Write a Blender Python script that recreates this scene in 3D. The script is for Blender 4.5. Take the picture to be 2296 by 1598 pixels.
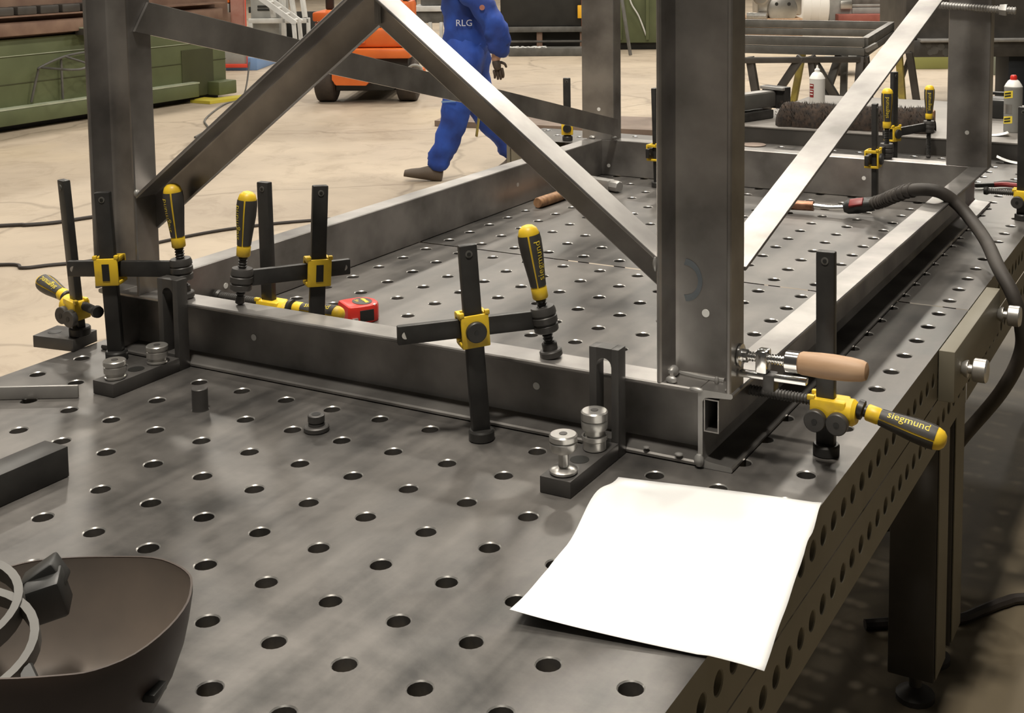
import bpy, bmesh, math, random
from mathutils import Vector, Matrix
random.seed(7)
for _o in list(bpy.data.objects): bpy.data.objects.remove(_o)
scn = bpy.context.scene
COL = scn.collection
V = Vector
PI = math.pi

# ------------------------------------------------------------------ camera
camd = bpy.data.cameras.new('camera')
camd.sensor_fit = 'HORIZONTAL'; camd.sensor_width = 36.0
camd.lens = 36.0 * 2850.0 / 2296.0
camd.shift_x = -184.25 / 2296.0
camd.shift_y = -656.4 / 2296.0
camd.clip_start = 0.05; camd.clip_end = 200
cam = bpy.data.objects.new('camera', camd); COL.objects.link(cam)
_yaw, _pit, _rol = 0.4755, 0.0978, -0.0069
_f0 = V((-math.sin(_yaw), math.cos(_yaw), 0)); _r0 = V((math.cos(_yaw), math.sin(_yaw), 0))
_f = _f0 * math.cos(_pit) - V((0, 0, 1)) * math.sin(_pit); _u0 = _r0.cross(_f)
_r = _r0 * math.cos(_rol) + _u0 * math.sin(_rol); _u = _u0 * math.cos(_rol) - _r0 * math.sin(_rol)
_m = Matrix((( _r.x, _u.x, -_f.x, .9529), (_r.y, _u.y, -_f.y, -.9486), (_r.z, _u.z, -_f.z, .7891), (0, 0, 0, 1)))
cam.matrix_world = _m
scn.camera = cam

# ------------------------------------------------------------------ world, lamps, exposure
wd = bpy.data.worlds.new('World'); scn.world = wd; wd.use_nodes = True
_bg = wd.node_tree.nodes['Background']
_bg.inputs[0].default_value = (1.0, .93, .82, 1); _bg.inputs[1].default_value = .05
FL = -.85
def area(name, loc, power, size, col=(1, .93, .82), rot=(0, 0, 0), sy=None):
    d = bpy.data.lights.new(name, 'AREA'); d.energy = power; d.size = size; d.color = col
    if sy: d.shape = 'RECTANGLE'; d.size_y = sy
    o = bpy.data.objects.new(name, d); o.location = loc; o.rotation_euler = rot; COL.objects.link(o)
    return o
# high-bay lamps of the hall, in rows under the roof
LP = 225
area('hall_lamp', (.50, 2.0, 6.6), 60, .12)
area('hall_lamp', (-.14, 1.95, 6.6), 60, .12)
area('hall_lamp', (.5, -1.1, 6.4), 410, .5)
for ly in (9.5, 15.5, 21.5, 27.5): area('hall_lamp', (-.7, ly, 6.6), 270, .9)
area('fill_light', (-1.1, 2.9, 3.9), 70, 1.3)  # unseen soft fill, added low over the table to brighten paper and beam tops
area('fill_light', (-1.3, .5, 3.9), 45, 1.3)  # second added fill nearer the front, no lamp of the hall
for lx in (-17, -10.5, -4):
    for ly in (3.5, 9.5, 15.5, 21.5, 27.5):
        area('hall_lamp', (lx, ly, 6.6), LP, .7)
scn.view_settings.view_transform = 'Standard'; scn.view_settings.look = 'None'
scn.view_settings.exposure = 0.0; scn.view_settings.gamma = 1.0
scn.view_settings.use_curve_mapping = False

# ------------------------------------------------------------------ materials
MATS = {}
def mat(name, c, rough=.5, metal=0.0, c2=None, scale=8.0, bump=0.0, stretch=None, spec=.5, detail=6, lo=.35, hi=.68):
    m = bpy.data.materials.new(name); m.use_nodes = True; nt = m.node_tree; b = nt.nodes['Principled BSDF']
    b.inputs['Base Color'].default_value = (*c, 1); b.inputs['Roughness'].default_value = rough
    b.inputs['Metallic'].default_value = metal
    b.inputs['Specular IOR Level'].default_value = spec
    tc = nt.nodes.new('ShaderNodeTexCoord'); mp = nt.nodes.new('ShaderNodeMapping')
    nt.links.new(tc.outputs['Object'], mp.inputs[0])
    if stretch: mp.inputs['Scale'].default_value = stretch
    nz = nt.nodes.new('ShaderNodeTexNoise'); nz.inputs['Scale'].default_value = scale; nz.inputs['Detail'].default_value = detail
    nt.links.new(mp.outputs[0], nz.inputs['Vector'])
    if c2:
        r = nt.nodes.new('ShaderNodeValToRGB'); e = r.color_ramp.elements
        e[0].position = lo; e[0].color = (*c, 1); e[1].position = hi; e[1].color = (*c2, 1)
        nt.links.new(nz.outputs[0], r.inputs[0]); nt.links.new(r.outputs[0], b.inputs['Base Color'])
    if bump:
        bp = nt.nodes.new('ShaderNodeBump'); bp.inputs['Strength'].default_value = bump; bp.inputs['Distance'].default_value = .01
        nt.links.new(nz.outputs[0], bp.inputs['Height']); nt.links.new(bp.outputs[0], b.inputs['Normal'])
    MATS[name] = m
    return m
def M(n): return MATS[n]
mat('mill_steel', (.18, .170, .162), .36, .8, (.44, .42, .40), 7, .02, lo=.28, hi=.66)
mat('steel', (.30, .29, .28), .42, .5, (.42, .41, .39), 9)
mat('dark_steel', (.05, .046, .042), .5, .2, (.085, .078, .07), 6)
mat('black_oxide', (.028, .027, .026), .42, .3, (.05, .048, .045), 20)
mat('bracket_steel', (.06, .057, .054), .45, .3, (.085, .08, .076), 15)
mat('bright_steel', (.45, .44, .42), .3, .8, (.6, .58, .55), 30)
mat('chrome', (.82, .81, .79), .16, 1.0)
mat('copper', (.38, .2, .13), .35, .8, (.2, .1, .06), 60)
mat('yellow', (.82, .55, .03), .42, 0, (.62, .40, .04), 40, lo=.5, hi=.75)
mat('grip', (.045, .042, .038), .55, 0, (.065, .06, .055), 30)
mat('wood', (.52, .34, .21), .55, 0, (.38, .23, .13), 10, .05, stretch=(1, 6, 6))
mat('wood_dark', (.36, .2, .1), .6, 0, (.18, .09, .045), 12, .08, stretch=(6, 6, 2))
mat('paper', (.86, .86, .85), .7)
mat('red_plastic', (.62, .03, .02), .38)
mat('dark_red', (.22, .02, .02), .4)
mat('letter_yellow', (.8, .62, .06), .5)
mat('letter_black', (.03, .03, .01), .5)
mat('white', (.8, .79, .76), .45)
mat('cable', (.035, .028, .024), .55)
mat('hose', (.034, .029, .025), .65, 0, (.055, .047, .04), 14)
mat('helmet', (.035, .022, .016), .5, 0, (.055, .036, .027), 9)
mat('helmet_inside', (.125, .108, .094), .45, 0, (.19, .155, .128), 7)
mat('helmet_band', (.085, .082, .075), .5, 0, (.13, .125, .115), 12)
mat('black_plastic', (.016, .016, .015), .4)
mat('white_paint', (.52, .52, .5), .5, 0, (.66, .66, .64), 6)
mat('grey_panel', (.26, .26, .245), .5, 0, (.34, .34, .32), 5)
mat('grey_dark', (.085, .083, .075), .55, .1, (.14, .135, .125), 7)
mat('grey_green', (.24, .26, .21), .6)
mat('green_paint', (.082, .098, .043), .55, 0, (.115, .135, .062), 2.5)
mat('green_deep', (.048, .052, .024), .55, 0, (.06, .066, .03), 3)
mat('pale_green', (.26, .37, .17), .5)
mat('ledge_green', (.36, .4, .28), .55, 0, (.46, .49, .38), 5)
mat('dark_green', (.03, .06, .022), .5)
mat('olive', (.30, .31, .1), .6)
mat('rust_metal', (.155, .09, .065), .65, 0, (.26, .17, .12), 4, .05)
mat('rust_plate', (.17, .125, .10), .6, .1, (.25, .19, .15), 4)
mat('dull_red', (.33, .13, .1), .55, 0, (.42, .24, .2), 6)
mat('red_paint', (.62, .06, .03), .45)
mat('red_oxide', (.22, .055, .04), .6, 0, (.3, .09, .065), 5)
mat('blue_paint', (.16, .27, .48), .5)
mat('orange_paint', (.72, .16, .025), .42, 0, (.55, .1, .015), 3)
mat('yellow_tag', (.85, .45, .02), .5)
mat('yellow_strap', (.62, .52, .06), .6)
mat('yellow_old', (.4, .32, .06), .6, 0, (.22, .17, .05), 9)
mat('black_paint', (.012, .012, .011), .55, 0, (.02, .02, .018), 5)
mat('rubber', (.03, .024, .02), .8, 0, (.075, .058, .045), 6)
mat('silver', (.48, .47, .44), .3, .85, (.3, .29, .27), 3)
mat('navy', (.012, .016, .022), .6)
mat('coverall', (.010, .034, .20), .75, 0, (.018, .07, .38), 6, .25, lo=.38, hi=.62)
mat('letter_pale', (.55, .57, .66), .7)
mat('skin', (.42, .25, .18), .5)
mat('glove', (.06, .045, .035), .7)
mat('boot', (.10, .075, .055), .7)
mat('hair', (.03, .02, .014), .6)
mat('bristle', (.012, .008, .006), .9, 0, (.042, .026, .017), 60)
mat('pink', (.55, .33, .25), .6)
mat('heat_tint', (.15, .17, .19), .45, .4, (.21, .23, .245), 30)
mat('plate_top', (.17, .158, .145), .5, .2, (.26, .24, .22), 5)

def table_material():
    m = mat('table_top', (.125, .118, .108), .36, .35); nt = m.node_tree; b = nt.nodes['Principled BSDF']
    tc = nt.nodes.new('ShaderNodeTexCoord')
    n1 = nt.nodes.new('ShaderNodeTexNoise'); n1.inputs['Scale'].default_value = 3.0; n1.inputs['Detail'].default_value = 10; n1.inputs['Roughness'].default_value = .68; n1.inputs['Distortion'].default_value = .2
    mp = nt.nodes.new('ShaderNodeMapping'); mp.inputs['Scale'].default_value = (26, 1.2, 1); mp.inputs['Rotation'].default_value = (0, 0, .05)
    n2 = nt.nodes.new('ShaderNodeTexNoise'); n2.inputs['Scale'].default_value = 1.0; n2.inputs['Detail'].default_value = 4
    nt.links.new(tc.outputs['Object'], n1.inputs['Vector']); nt.links.new(tc.outputs['Object'], mp.inputs[0]); nt.links.new(mp.outputs[0], n2.inputs['Vector'])
    mx = nt.nodes.new('ShaderNodeMath'); mx.operation = 'MULTIPLY_ADD'; mx.inputs[1].default_value = .35
    nt.links.new(n2.outputs[0], mx.inputs[0]); nt.links.new(n1.outputs[0], mx.inputs[2])
    r = nt.nodes.new('ShaderNodeValToRGB'); e = r.color_ramp.elements
    e[0].position = .52; e[0].color = (.054, .0515, .049, 1); e[1].position = .84; e[1].color = (.172, .160, .148, 1)
    nt.links.new(mx.outputs[0], r.inputs[0]); nt.links.new(r.outputs[0], b.inputs['Base Color'])
    r2 = nt.nodes.new('ShaderNodeMapRange'); r2.inputs[1].default_value = .45; r2.inputs[2].default_value = .9; r2.inputs[3].default_value = .30; r2.inputs[4].default_value = .46
    nt.links.new(mx.outputs[0], r2.inputs[0]); nt.links.new(r2.outputs[0], b.inputs['Roughness'])
table_material()
mat('table_side', (.16, .145, .105), .5, .1, (.20, .18, .135), 5)

def floor_material():
    m = mat('concrete', (.45, .38, .29), .6); nt = m.node_tree; b = nt.nodes['Principled BSDF']; N = nt.nodes.new; L = nt.links.new
    tc = N('ShaderNodeTexCoord')
    def noise(sc, det, ro=.6, dis=0):
        n = N('ShaderNodeTexNoise'); n.inputs['Scale'].default_value = sc; n.inputs['Detail'].default_value = det; n.inputs['Roughness'].default_value = ro; n.inputs['Distortion'].default_value = dis
        L(tc.outputs['Object'], n.inputs['Vector']); return n
    def ramp(src, p0, c0, p1, c1):
        r = N('ShaderNodeValToRGB'); e = r.color_ramp.elements; e[0].position = p0; e[0].color = (*c0, 1); e[1].position = p1; e[1].color = (*c1, 1); L(src, r.inputs[0]); return r.outputs[0]
    def mix(kind, fac, c1, c2):
        x = N('ShaderNodeMixRGB'); x.blend_type = kind
        for k, v in ((0, fac), (1, c1), (2, c2)):
            if hasattr(v, 'is_linked'): L(v, x.inputs[k])
            else: x.inputs[k].default_value = v if k == 0 else (*v, 1)
        return x.outputs[0]
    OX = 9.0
    def ramp_at(src, x0, c0, x1, c1):
        mr = N('ShaderNodeMapRange'); mr.inputs[1].default_value = x0; mr.inputs[2].default_value = x1; L(src, mr.inputs[0]); return ramp(mr.outputs[0], 0, c0, 1, c1)
    base = ramp(noise(.8, 9, .62).outputs[0], .35, (.37, .305, .235), .64, (.47, .39, .295))
    base = mix('MIX', ramp(noise(.33, 3).outputs[0], .58, (0, 0, 0), .76, (.4, .4, .4)), base, (.48, .38, .21))
    # floor tinted darker and yellower from the welding tables rightwards
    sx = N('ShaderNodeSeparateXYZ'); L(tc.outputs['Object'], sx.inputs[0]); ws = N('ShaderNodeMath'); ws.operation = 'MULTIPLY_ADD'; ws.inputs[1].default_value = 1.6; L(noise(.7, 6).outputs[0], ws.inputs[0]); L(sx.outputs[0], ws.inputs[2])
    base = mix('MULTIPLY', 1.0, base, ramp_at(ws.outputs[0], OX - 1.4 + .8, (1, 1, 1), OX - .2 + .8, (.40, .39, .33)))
    base = mix('MULTIPLY', 1.0, base, ramp(noise(2.6, 10, .7, 1.2).outputs[0], .33, (.80, .78, .76), .5, (1, 1, 1)))
    # fine cracks and scraped tracks
    wv = N('ShaderNodeTexNoise'); wv.inputs['Scale'].default_value = .7; wv.inputs['Detail'].default_value = 4; L(tc.outputs['Object'], wv.inputs['Vector'])
    ad = N('ShaderNodeMixRGB'); ad.blend_type = 'ADD'; ad.inputs[0].default_value = .9; L(tc.outputs['Object'], ad.inputs[1]); L(wv.outputs['Color'], ad.inputs[2])
    vo = N('ShaderNodeTexVoronoi'); vo.feature = 'DISTANCE_TO_EDGE'; vo.inputs['Scale'].default_value = .42; L(ad.outputs[0], vo.inputs['Vector'])
    base = mix('MULTIPLY', .5, base, ramp(vo.outputs['Distance'], .001, (.4, .38, .35), .011, (1, 1, 1)))
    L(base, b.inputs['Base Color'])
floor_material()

# ------------------------------------------------------------------ helpers
ORG = {}
def org(o): return ORG.get(o.name, V((0, 0, 0)))
def thing(name, label, cat, loc=(0, 0, 0), group=None):
    o = bpy.data.objects.new(name, None); COL.objects.link(o); o.location = loc; o.empty_display_size = .05
    o['label'] = label; o['category'] = cat
    if group: o['group'] = group
    ORG[o.name] = V(loc)
    return o
def tag(o, label, cat, group=None):
    o['label'] = label; o['category'] = cat
    if group: o['group'] = group
    return o
def frame_of(a):
    a = a.normalized(); t = V((0, 0, 1)) if abs(a.z) < .9 else V((1, 0, 0))
    u = t.cross(a).normalized(); return a, u, a.cross(u)
class B:
    """collects shapes in world coordinates, then links them as one mesh"""
    def __init__(s): s.bm = bmesh.new()
    def obox(s, c, ax, ay, az, bev=0.0):
        """box: centre, three half-extent vectors"""
        c, ax, ay, az = V(c), V(ax), V(ay), V(az)
        vs = [s.bm.verts.new(c + i * ax + j * ay + k * az) for i in (-1, 1) for j in (-1, 1) for k in (-1, 1)]
        fs = [s.bm.faces.new([vs[q] for q in f]) for f in ((0, 1, 3, 2), (4, 6, 7, 5), (0, 4, 5, 1), (2, 3, 7, 6), (0, 2, 6, 4), (1, 5, 7, 3))]
        if bev:
            es = {e for f in fs for e in f.edges}
            bmesh.ops.bevel(s.bm, geom=list(es), offset=bev, segments=2, profile=.5, affect='EDGES')
        return s
    def box(s, lo, hi, bev=0.0):
        lo, hi = V(lo), V(hi); h = (hi - lo) / 2
        return s.obox((lo + hi) / 2, (h.x, 0, 0), (0, h.y, 0), (0, 0, h.z), bev)
    def bar(s, p0, p1, w, h, up=(0, 0, 1), bev=0.0):
        p0, p1 = V(p0), V(p1); a = (p1 - p0); u = V(up); u = (u - a.normalized() * u.dot(a.normalized())).normalized(); r = a.normalized().cross(u)
        return s.obox((p0 + p1) / 2, a / 2, r * w / 2, u * h / 2, bev)
    def lathe(s, p0, axis, prof, seg=20, cap=True):
        """prof: (height along axis, radius)"""
        a, u, w = frame_of(V(axis)); p0 = V(p0); rings = []
        for h, r in prof:
            rings.append([s.bm.verts.new(p0 + a * h + (u * math.cos(t) + w * math.sin(t)) * max(r, 1e-5)) for t in [2 * PI * i / seg for i in range(seg)]])
        for A, C in zip(rings, rings[1:]):
            for i in range(seg): s.bm.faces.new((A[i], A[(i + 1) % seg], C[(i + 1) % seg], C[i]))
        if cap:
            s.bm.faces.new(rings[0][::-1]); s.bm.faces.new(rings[-1])
        return s
    def cyl(s, p0, p1, r, r1=None, seg=16):
        d = V(p1) - V(p0); return s.lathe(p0, d, [(0, r), (d.length, r if r1 is None else r1)], seg)
    def thread(s, p0, p1, r, pitch=.005, depth=.0016, seg=14):
        d = V(p1) - V(p0); L = d.length; n = max(2, int(L / pitch)); pr = [(0, r - depth)]
        for i in range(n): pr += [(L * (i + .3) / n, r - depth), (L * (i + .5) / n, r), (L * (i + .7) / n, r), (L * (i + .95) / n, r - depth)]
        pr.append((L, r - depth)); return s.lathe(p0, d, pr, seg)
    def prism(s, pts, o, U, W, E):
        """2-D outline pts in the axes U, W from o, extruded by E"""
        o, U, W, E = V(o), V(U), V(W), V(E)
        a = [s.bm.verts.new(o + U * p[0] + W * p[1]) for p in pts]; b = [s.bm.verts.new(v.co + E) for v in a]; n = len(a)
        for i in range(n): s.bm.faces.new((a[i], a[(i + 1) % n], b[(i + 1) % n], b[i]))
        s.bm.faces.new(a[::-1]); s.bm.faces.new(b); return s
    def loft(s, rings, cap0=True, cap1=True, closed=True):
        R = [[s.bm.verts.new(V(p)) for p in r] for r in rings]; n = len(R[0])
        for A, C in zip(R, R[1:]):
            for i in range(n if closed else n - 1): s.bm.faces.new((A[i], A[(i + 1) % n], C[(i + 1) % n], C[i]))
        if cap0: s.bm.faces.new(R[0][::-1])
        if cap1: s.bm.faces.new(R[-1])
        return s
    def tube(s, pts, r, seg=10, sub=6, rad=None):
        P = smooth_path(pts, sub); n = len(P); rings = []; prev = None
        for i, p in enumerate(P):
            d = (P[min(i + 1, n - 1)] - P[max(i - 1, 0)]).normalized()
            if prev is None: _, u, w = frame_of(d)
            else:
                u = (prev - d * prev.dot(d)).normalized(); w = d.cross(u)
            prev = u; rr = r if rad is None else rad(i / (n - 1))
            rings.append([p + (u * math.cos(t) + w * math.sin(t)) * rr for t in [2 * PI * k / seg for k in range(seg)]])
        return s.loft(rings)
    def ball(s, c, r, sc=(1, 1, 1), seg=12):
        bmesh.ops.create_uvsphere(s.bm, u_segments=seg, v_segments=seg // 2 + 1, radius=1, matrix=Matrix.Translation(V(c)) @ Matrix.Diagonal((r * sc[0], r * sc[1], r * sc[2], 1)))
        return s
    def grid(s, f, nu, nv):
        vs = [[s.bm.verts.new(V(f(i / nu, j / nv))) for j in range(nv + 1)] for i in range(nu + 1)]
        for i in range(nu):
            for j in range(nv): s.bm.faces.new((vs[i][j], vs[i + 1][j], vs[i + 1][j + 1], vs[i][j + 1]))
        return s
    def build(s, name, m, parent=None, ang=32, recalc=True):
        if recalc: bmesh.ops.recalc_face_normals(s.bm, faces=s.bm.faces)
        off = org(parent) if parent is not None else V((0, 0, 0))
        if parent is None:
            c = sum((v.co for v in s.bm.verts), V((0, 0, 0))) / max(1, len(s.bm.verts)); zz = min(v.co.z for v in s.bm.verts)
            off = V((c.x, c.y, zz))
        bmesh.ops.translate(s.bm, verts=s.bm.verts, vec=-off)
        me = bpy.data.meshes.new(name); s.bm.to_mesh(me); s.bm.free()
        for p in me.polygons: p.use_smooth = True
        me.set_sharp_from_angle(angle=math.radians(ang))
        me.materials.append(M(m))
        o = bpy.data.objects.new(name, me); COL.objects.link(o)
        if parent is not None: o.parent = parent; ORG[o.name] = off
        else: o.location = off; ORG[o.name] = off
        return o
def smooth_path(pts, sub=6):
    P = [V(p) for p in pts]
    if len(P) < 3 or sub < 2: return P
    out = []
    for i in range(len(P) - 1):
        a, b, c, d = P[max(i - 1, 0)], P[i], P[i + 1], P[min(i + 2, len(P) - 1)]
        for k in range(sub):
            t = k / sub
            out.append(.5 * ((2 * b) + (c - a) * t + (2 * a - 5 * b + 4 * c - d) * t * t + (3 * b - a - 3 * c + d) * t ** 3))
    out.append(P[-1]); return out
_txt = {}
def text_shape(txt):
    """outline of a word as flat triangles, 1 unit high, centred on x"""
    if txt in _txt: return _txt[txt]
    cu = bpy.data.curves.new('lettering', 'FONT'); cu.body = txt; cu.align_x = 'CENTER'; cu.resolution_u = 2
    o = bpy.data.objects.new('lettering', cu); COL.objects.link(o)
    dg = bpy.context.evaluated_depsgraph_get(); me = bpy.data.meshes.new_from_object(o.evaluated_get(dg))
    vs = [(v.co.x, v.co.y) for v in me.vertices]; fs = [tuple(p.vertices) for p in me.polygons]
    bpy.data.objects.remove(o); bpy.data.curves.remove(cu); bpy.data.meshes.remove(me)
    _txt[txt] = (vs, fs); return _txt[txt]
def lettering(b, txt, fn, size, bold=0.0):
    """map the word through fn(x, y) -> world point"""
    vs, fs = text_shape(txt)
    bv = [b.bm.verts.new(V(fn(x * size, y * size))) for x, y in vs]
    for f in fs:
        try: b.bm.faces.new([bv[i] for i in f])
        except ValueError: pass
def skin_mesh(verts, edges, radii, levels=2):
    me = bpy.data.meshes.new('t'); me.from_pydata([tuple(v) for v in verts], edges, []); me.update()
    o = bpy.data.objects.new('t', me); COL.objects.link(o)
    md = o.modifiers.new('s', 'SKIN'); md.use_smooth_shade = True
    for i, r in enumerate(radii):
        sv = me.skin_vertices[0].data[i]; sv.radius = (r, r) if not isinstance(r, tuple) else r; sv.use_root = (i == 0)
    sd = o.modifiers.new('d', 'SUBSURF'); sd.levels = levels; sd.render_levels = levels
    dg = bpy.context.evaluated_depsgraph_get(); out = bpy.data.meshes.new_from_object(o.evaluated_get(dg))
    bpy.data.objects.remove(o)
    b = B(); b.bm.from_mesh(out); bpy.data.meshes.remove(out); return b

# ------------------------------------------------------------------ setting
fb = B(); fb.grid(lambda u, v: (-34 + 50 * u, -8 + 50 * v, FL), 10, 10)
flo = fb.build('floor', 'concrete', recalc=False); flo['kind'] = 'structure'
mat('wall_paint', (.42, .40, .36), .8, 0, (.48, .46, .42), 1.5)
for nm, lo, hi in (('wall_back', (-34, 42, FL), (16, 42.3, 6)), ('wall_left', (-34.3, -8, FL), (-34, 42.3, 6))):
    w = B().box(lo, hi).build(nm, 'wall_paint'); w['kind'] = 'structure'
# ------------------------------------------------------------------ perforated welding tables
def perforated(b, o, U, W, nu, nv, du, dv, r, N, depth, skip=lambda i, j: False, cu=.5, cv=.5):
    """plate of nu x nv cells with one round hole each; N points out of the plate"""
    o, U, W, N = V(o), V(U), V(W), V(N); bm = b.bm; seg = 16
    dirs = [(math.cos(2 * PI * (k + .5) / seg), math.sin(2 * PI * (k + .5) / seg)) for k in range(seg)]
    for i in range(nu):
        for j in range(nv):
            c = o + U * ((i + cu) * du) + W * ((j + cv) * dv)
            def rc(f):
                return c + U * (f[0] * du / 2) + W * (f[1] * dv / 2)
            if skip(i, j):
                bm.faces.new([bm.verts.new(rc(f)) for f in ((-1, -1), (1, -1), (1, 1), (-1, 1))]); continue
            per = []
            for x, y in dirs:
                m = max(abs(x), abs(y)); per.append((x / m, y / m))
            corner = {1: (1, 1), 5: (-1, 1), 9: (-1, -1), 13: (1, -1)}
            out = [bm.verts.new(rc(p)) for p in per]; cor = {k: bm.verts.new(rc(q)) for k, q in corner.items()}
            r1 = [bm.verts.new(c + (U * x + W * y) * (r + .0015)) for x, y in dirs]
            r2 = [bm.verts.new(c + (U * x + W * y) * r - N * .0016) for x, y in dirs]
            r3 = [bm.verts.new(c + (U * x + W * y) * r - N * depth) for x, y in dirs]
            for k in range(seg):
                q = (k + 1) % seg
                bm.faces.new((out[k], cor[k], out[q], r1[q], r1[k]) if k in cor else (out[k], out[q], r1[q], r1[k]))
                bm.faces.new((r1[k], r1[q], r2[q], r2[k])).material_index = 1; bm.faces.new((r2[k], r2[q], r3[q], r3[k]))
def welding_table(label, x0, x1, y0, y1, right_side=True, front=False, legs=()):
    t = thing('welding_table', label, 'table', ((x0 + x1) / 2, (y0 + y1) / 2, FL))
    nx, ny = round((x1 - x0) / .1), round((y1 - y0) / .1)
    b = B(); perforated(b, (x0, y0, 0), (1, 0, 0), (0, 1, 0), nx, ny, .1, .1, .014, (0, 0, 1), .025)
    b.build('tabletop', 'table_top', t, recalc=False).data.materials.append(M('bright_steel'))
    for sx, nrm in ((x1, 1), (x0, -1)):
        for zt in (-.0, -.1):
            b = B(); n2 = round((y1 - y0) / .05)
            if nrm > 0: perforated(b, (sx, y0, zt - .1 + (.0015 if zt == 0 else 0)), (0, 1, 0), (0, 0, 1), n2, 1, .05, .0985, .014, (nrm, 0, 0), .02)
            else: b.box((sx, y0, zt - .1), (sx + .015, y1, zt - (.001 if zt else .026)))
            b.build('side_panel', 'table_side', t, recalc=nrm < 0).data.materials.append(M('table_side'))
    b = B().box((x0 + .02, y0, -.2), (x1 - .021, y0 + .018, -.026)); b.build('end_panel', 'table_side', t)
    b = B().box((x0 + .02, y1 - .018, -.2), (x1 - .021, y1, -.026)); b.build('end_panel', 'table_side', t)
    for lx, ly in legs:
        b = B(); b.box((lx - .05, ly - .048, FL + .07), (lx + .05, ly + .048, -.2), .004); lg = b.build('leg', 'dark_steel', t)
        B().lathe((lx, ly, FL), (0, 0, 1), [(0, .042), (.012, .042), (.02, .03), (.03, .014), (.072, .014)], 16).build('levelling_foot', 'dark_steel', lg)
        if lx > 0:
            B().box((lx + .0505, ly - .047, FL + .08), (lx + .053, ly + .047, -.2)).build('leg_plate', 'table_side', lg)
    return t
welding_table('large perforated steel welding table carrying the welding helmet and paper sheet', -1.05, .45, -.65, 1.753,
              legs=((.37, 1.68), (.37, -.5), (-.97, 1.68), (-.97, -.5)))
welding_table('second perforated steel welding table under the back half of the steel frame', -1.05, .45, 1.757, 3.657,
              legs=((.37, 1.84), (.37, 3.55), (-.97, 1.84), (-.97, 3.55)))
t3 = welding_table('small perforated table beyond the left beam carrying one lone clamp bar', -1.66, -1.06, 3.357, 3.657,
              legs=((-1.58, 3.43), (-1.58, 3.58)))
# raised table behind, where the brush and the cans stand
t = thing('plain_table', 'plain low-lipped steel table behind the perforated ones, carrying brush, vise and spray cans', 'table', (-.1, 4.2, FL))
B().box((-.83, 3.685, .054), (.75, 4.75, .06), .001).build('tabletop', 'plate_top', t)
B().box((-.83, 3.687, -.1), (.75, 3.70, .0535)).build('apron', 'dark_steel', t)
B().box((-.83, 4.72, -.1), (.75, 4.74, .0535)).build('apron', 'dark_steel', t)
for lx, ly in ((-.77, 3.76), (.69, 3.76), (-.77, 4.66), (.69, 4.66)):
    B().box((lx - .04, ly - .04, FL), (lx + .04, ly + .04, .0535), .003).build('leg', 'dark_steel', t)
# bar clamped along the joint of the two tables
t = thing('joint_bar', 'flat steel bar bolted along the right edge of the table where two tables meet', 'bar', (.466, 1.7, -.1))
B().box((.4515, 1.46, -.10), (.482, 1.955, 0.0), .0015).build('bar', 'table_side', t)
for yy in (1.53, 1.93):
    k = B().lathe((.4825, yy, -.052), (1, 0, 0), [(0, .012), (.008, .017), (.012, .017), (.012, .009), (.022, .009), (.022, .021), (.024, .023), (.046, .023), (.049, .02)], 20).build('clamping_bolt', 'bright_steel', t)

# ------------------------------------------------------------------ welded frame of channel sections
UPN = [(.002, 0), (.053, 0), (.055, .002), (.055, .0055), (.0525, .008), (.018, .0105), (.0105, .0125), (.0075, .018)]
def chan(h=.12):
    p = list(UPN); return p + [(u, h - v) for u, v in UPN[::-1]] + [(0, h - .002), (0, .002)]
fr = thing('channel_framework', 'welded dark steel channel frame with four posts and diagonal braces', 'frame', (-.35, 1.8, 0))
def channel(o, U, W, E, name, holes=()):
    ob = B().prism(chan(), o, U, W, E).build(name, 'mill_steel', fr, ang=40); ob.data.materials.append(M('steel'))
    for p in ob.data.polygons:
        if len(p.vertices) > 6: p.material_index = 1
    for c, n in holes:
        n = V(n); c = V(c)
        B().lathe(c + n * .0002, n, [(0, .0062), (.0008, .0062)], 14).build('bright_hole_disc', 'white', ob)  # white disc for a hole, the light showing in it put into the colour
    return ob
X0, X1, Y0, Y1 = -.955, .246, .81, 2.81
channel((X1, .755, 0), (1, 0, 0), (0, 0, 1), (0, 2.11, 0), 'side_beam')
channel((X0, .755, 0), (-1, 0, 0), (0, 0, 1), (0, 2.11, 0), 'side_beam', [((X0, 1.04, .061), (1, 0, 0)), ((X0, 2.255, .064), (1, 0, 0))])
channel((X0, Y0, 0), (0, -1, 0), (0, 0, 1), (X1 - X0, 0, 0), 'end_beam', [((-.662, Y0 - .0075, .058), (0, -1, 0)), ((-.059, Y0 - .0075, .061), (0, -1, 0))])
channel((X0, Y1, 0), (0, 1, 0), (0, 0, 1), (X1 - X0, 0, 0), 'end_beam', [((-.064, Y1, .06), (0, -1, 0)), ((-.93, Y1, .033), (0, -1, 0))])
HP = 1.25
channel((.178, Y0, .12), (0, -1, 0), (1, 0, 0), (0, 0, HP), 'corner_post', [((.239, Y0 - .0075, .222), (0, -1, 0))])
channel((-1.02, Y0, .12), (0, -1, 0), (1, 0, 0), (0, 0, HP), 'corner_post', [((-.94, Y0 - .0075, .233), (0, -1, 0))])
channel((-1.03, Y1, .12), (0, 1, 0), (1, 0, 0), (0, 0, HP), 'corner_post', [((-.966, Y1, .221), (0, -1, 0))])
channel((.18, Y1, .12), (0, 1, 0), (1, 0, 0), (0, 0, HP), 'corner_post', [((.239, Y1, .219), (0, -1, 0))])
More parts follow.
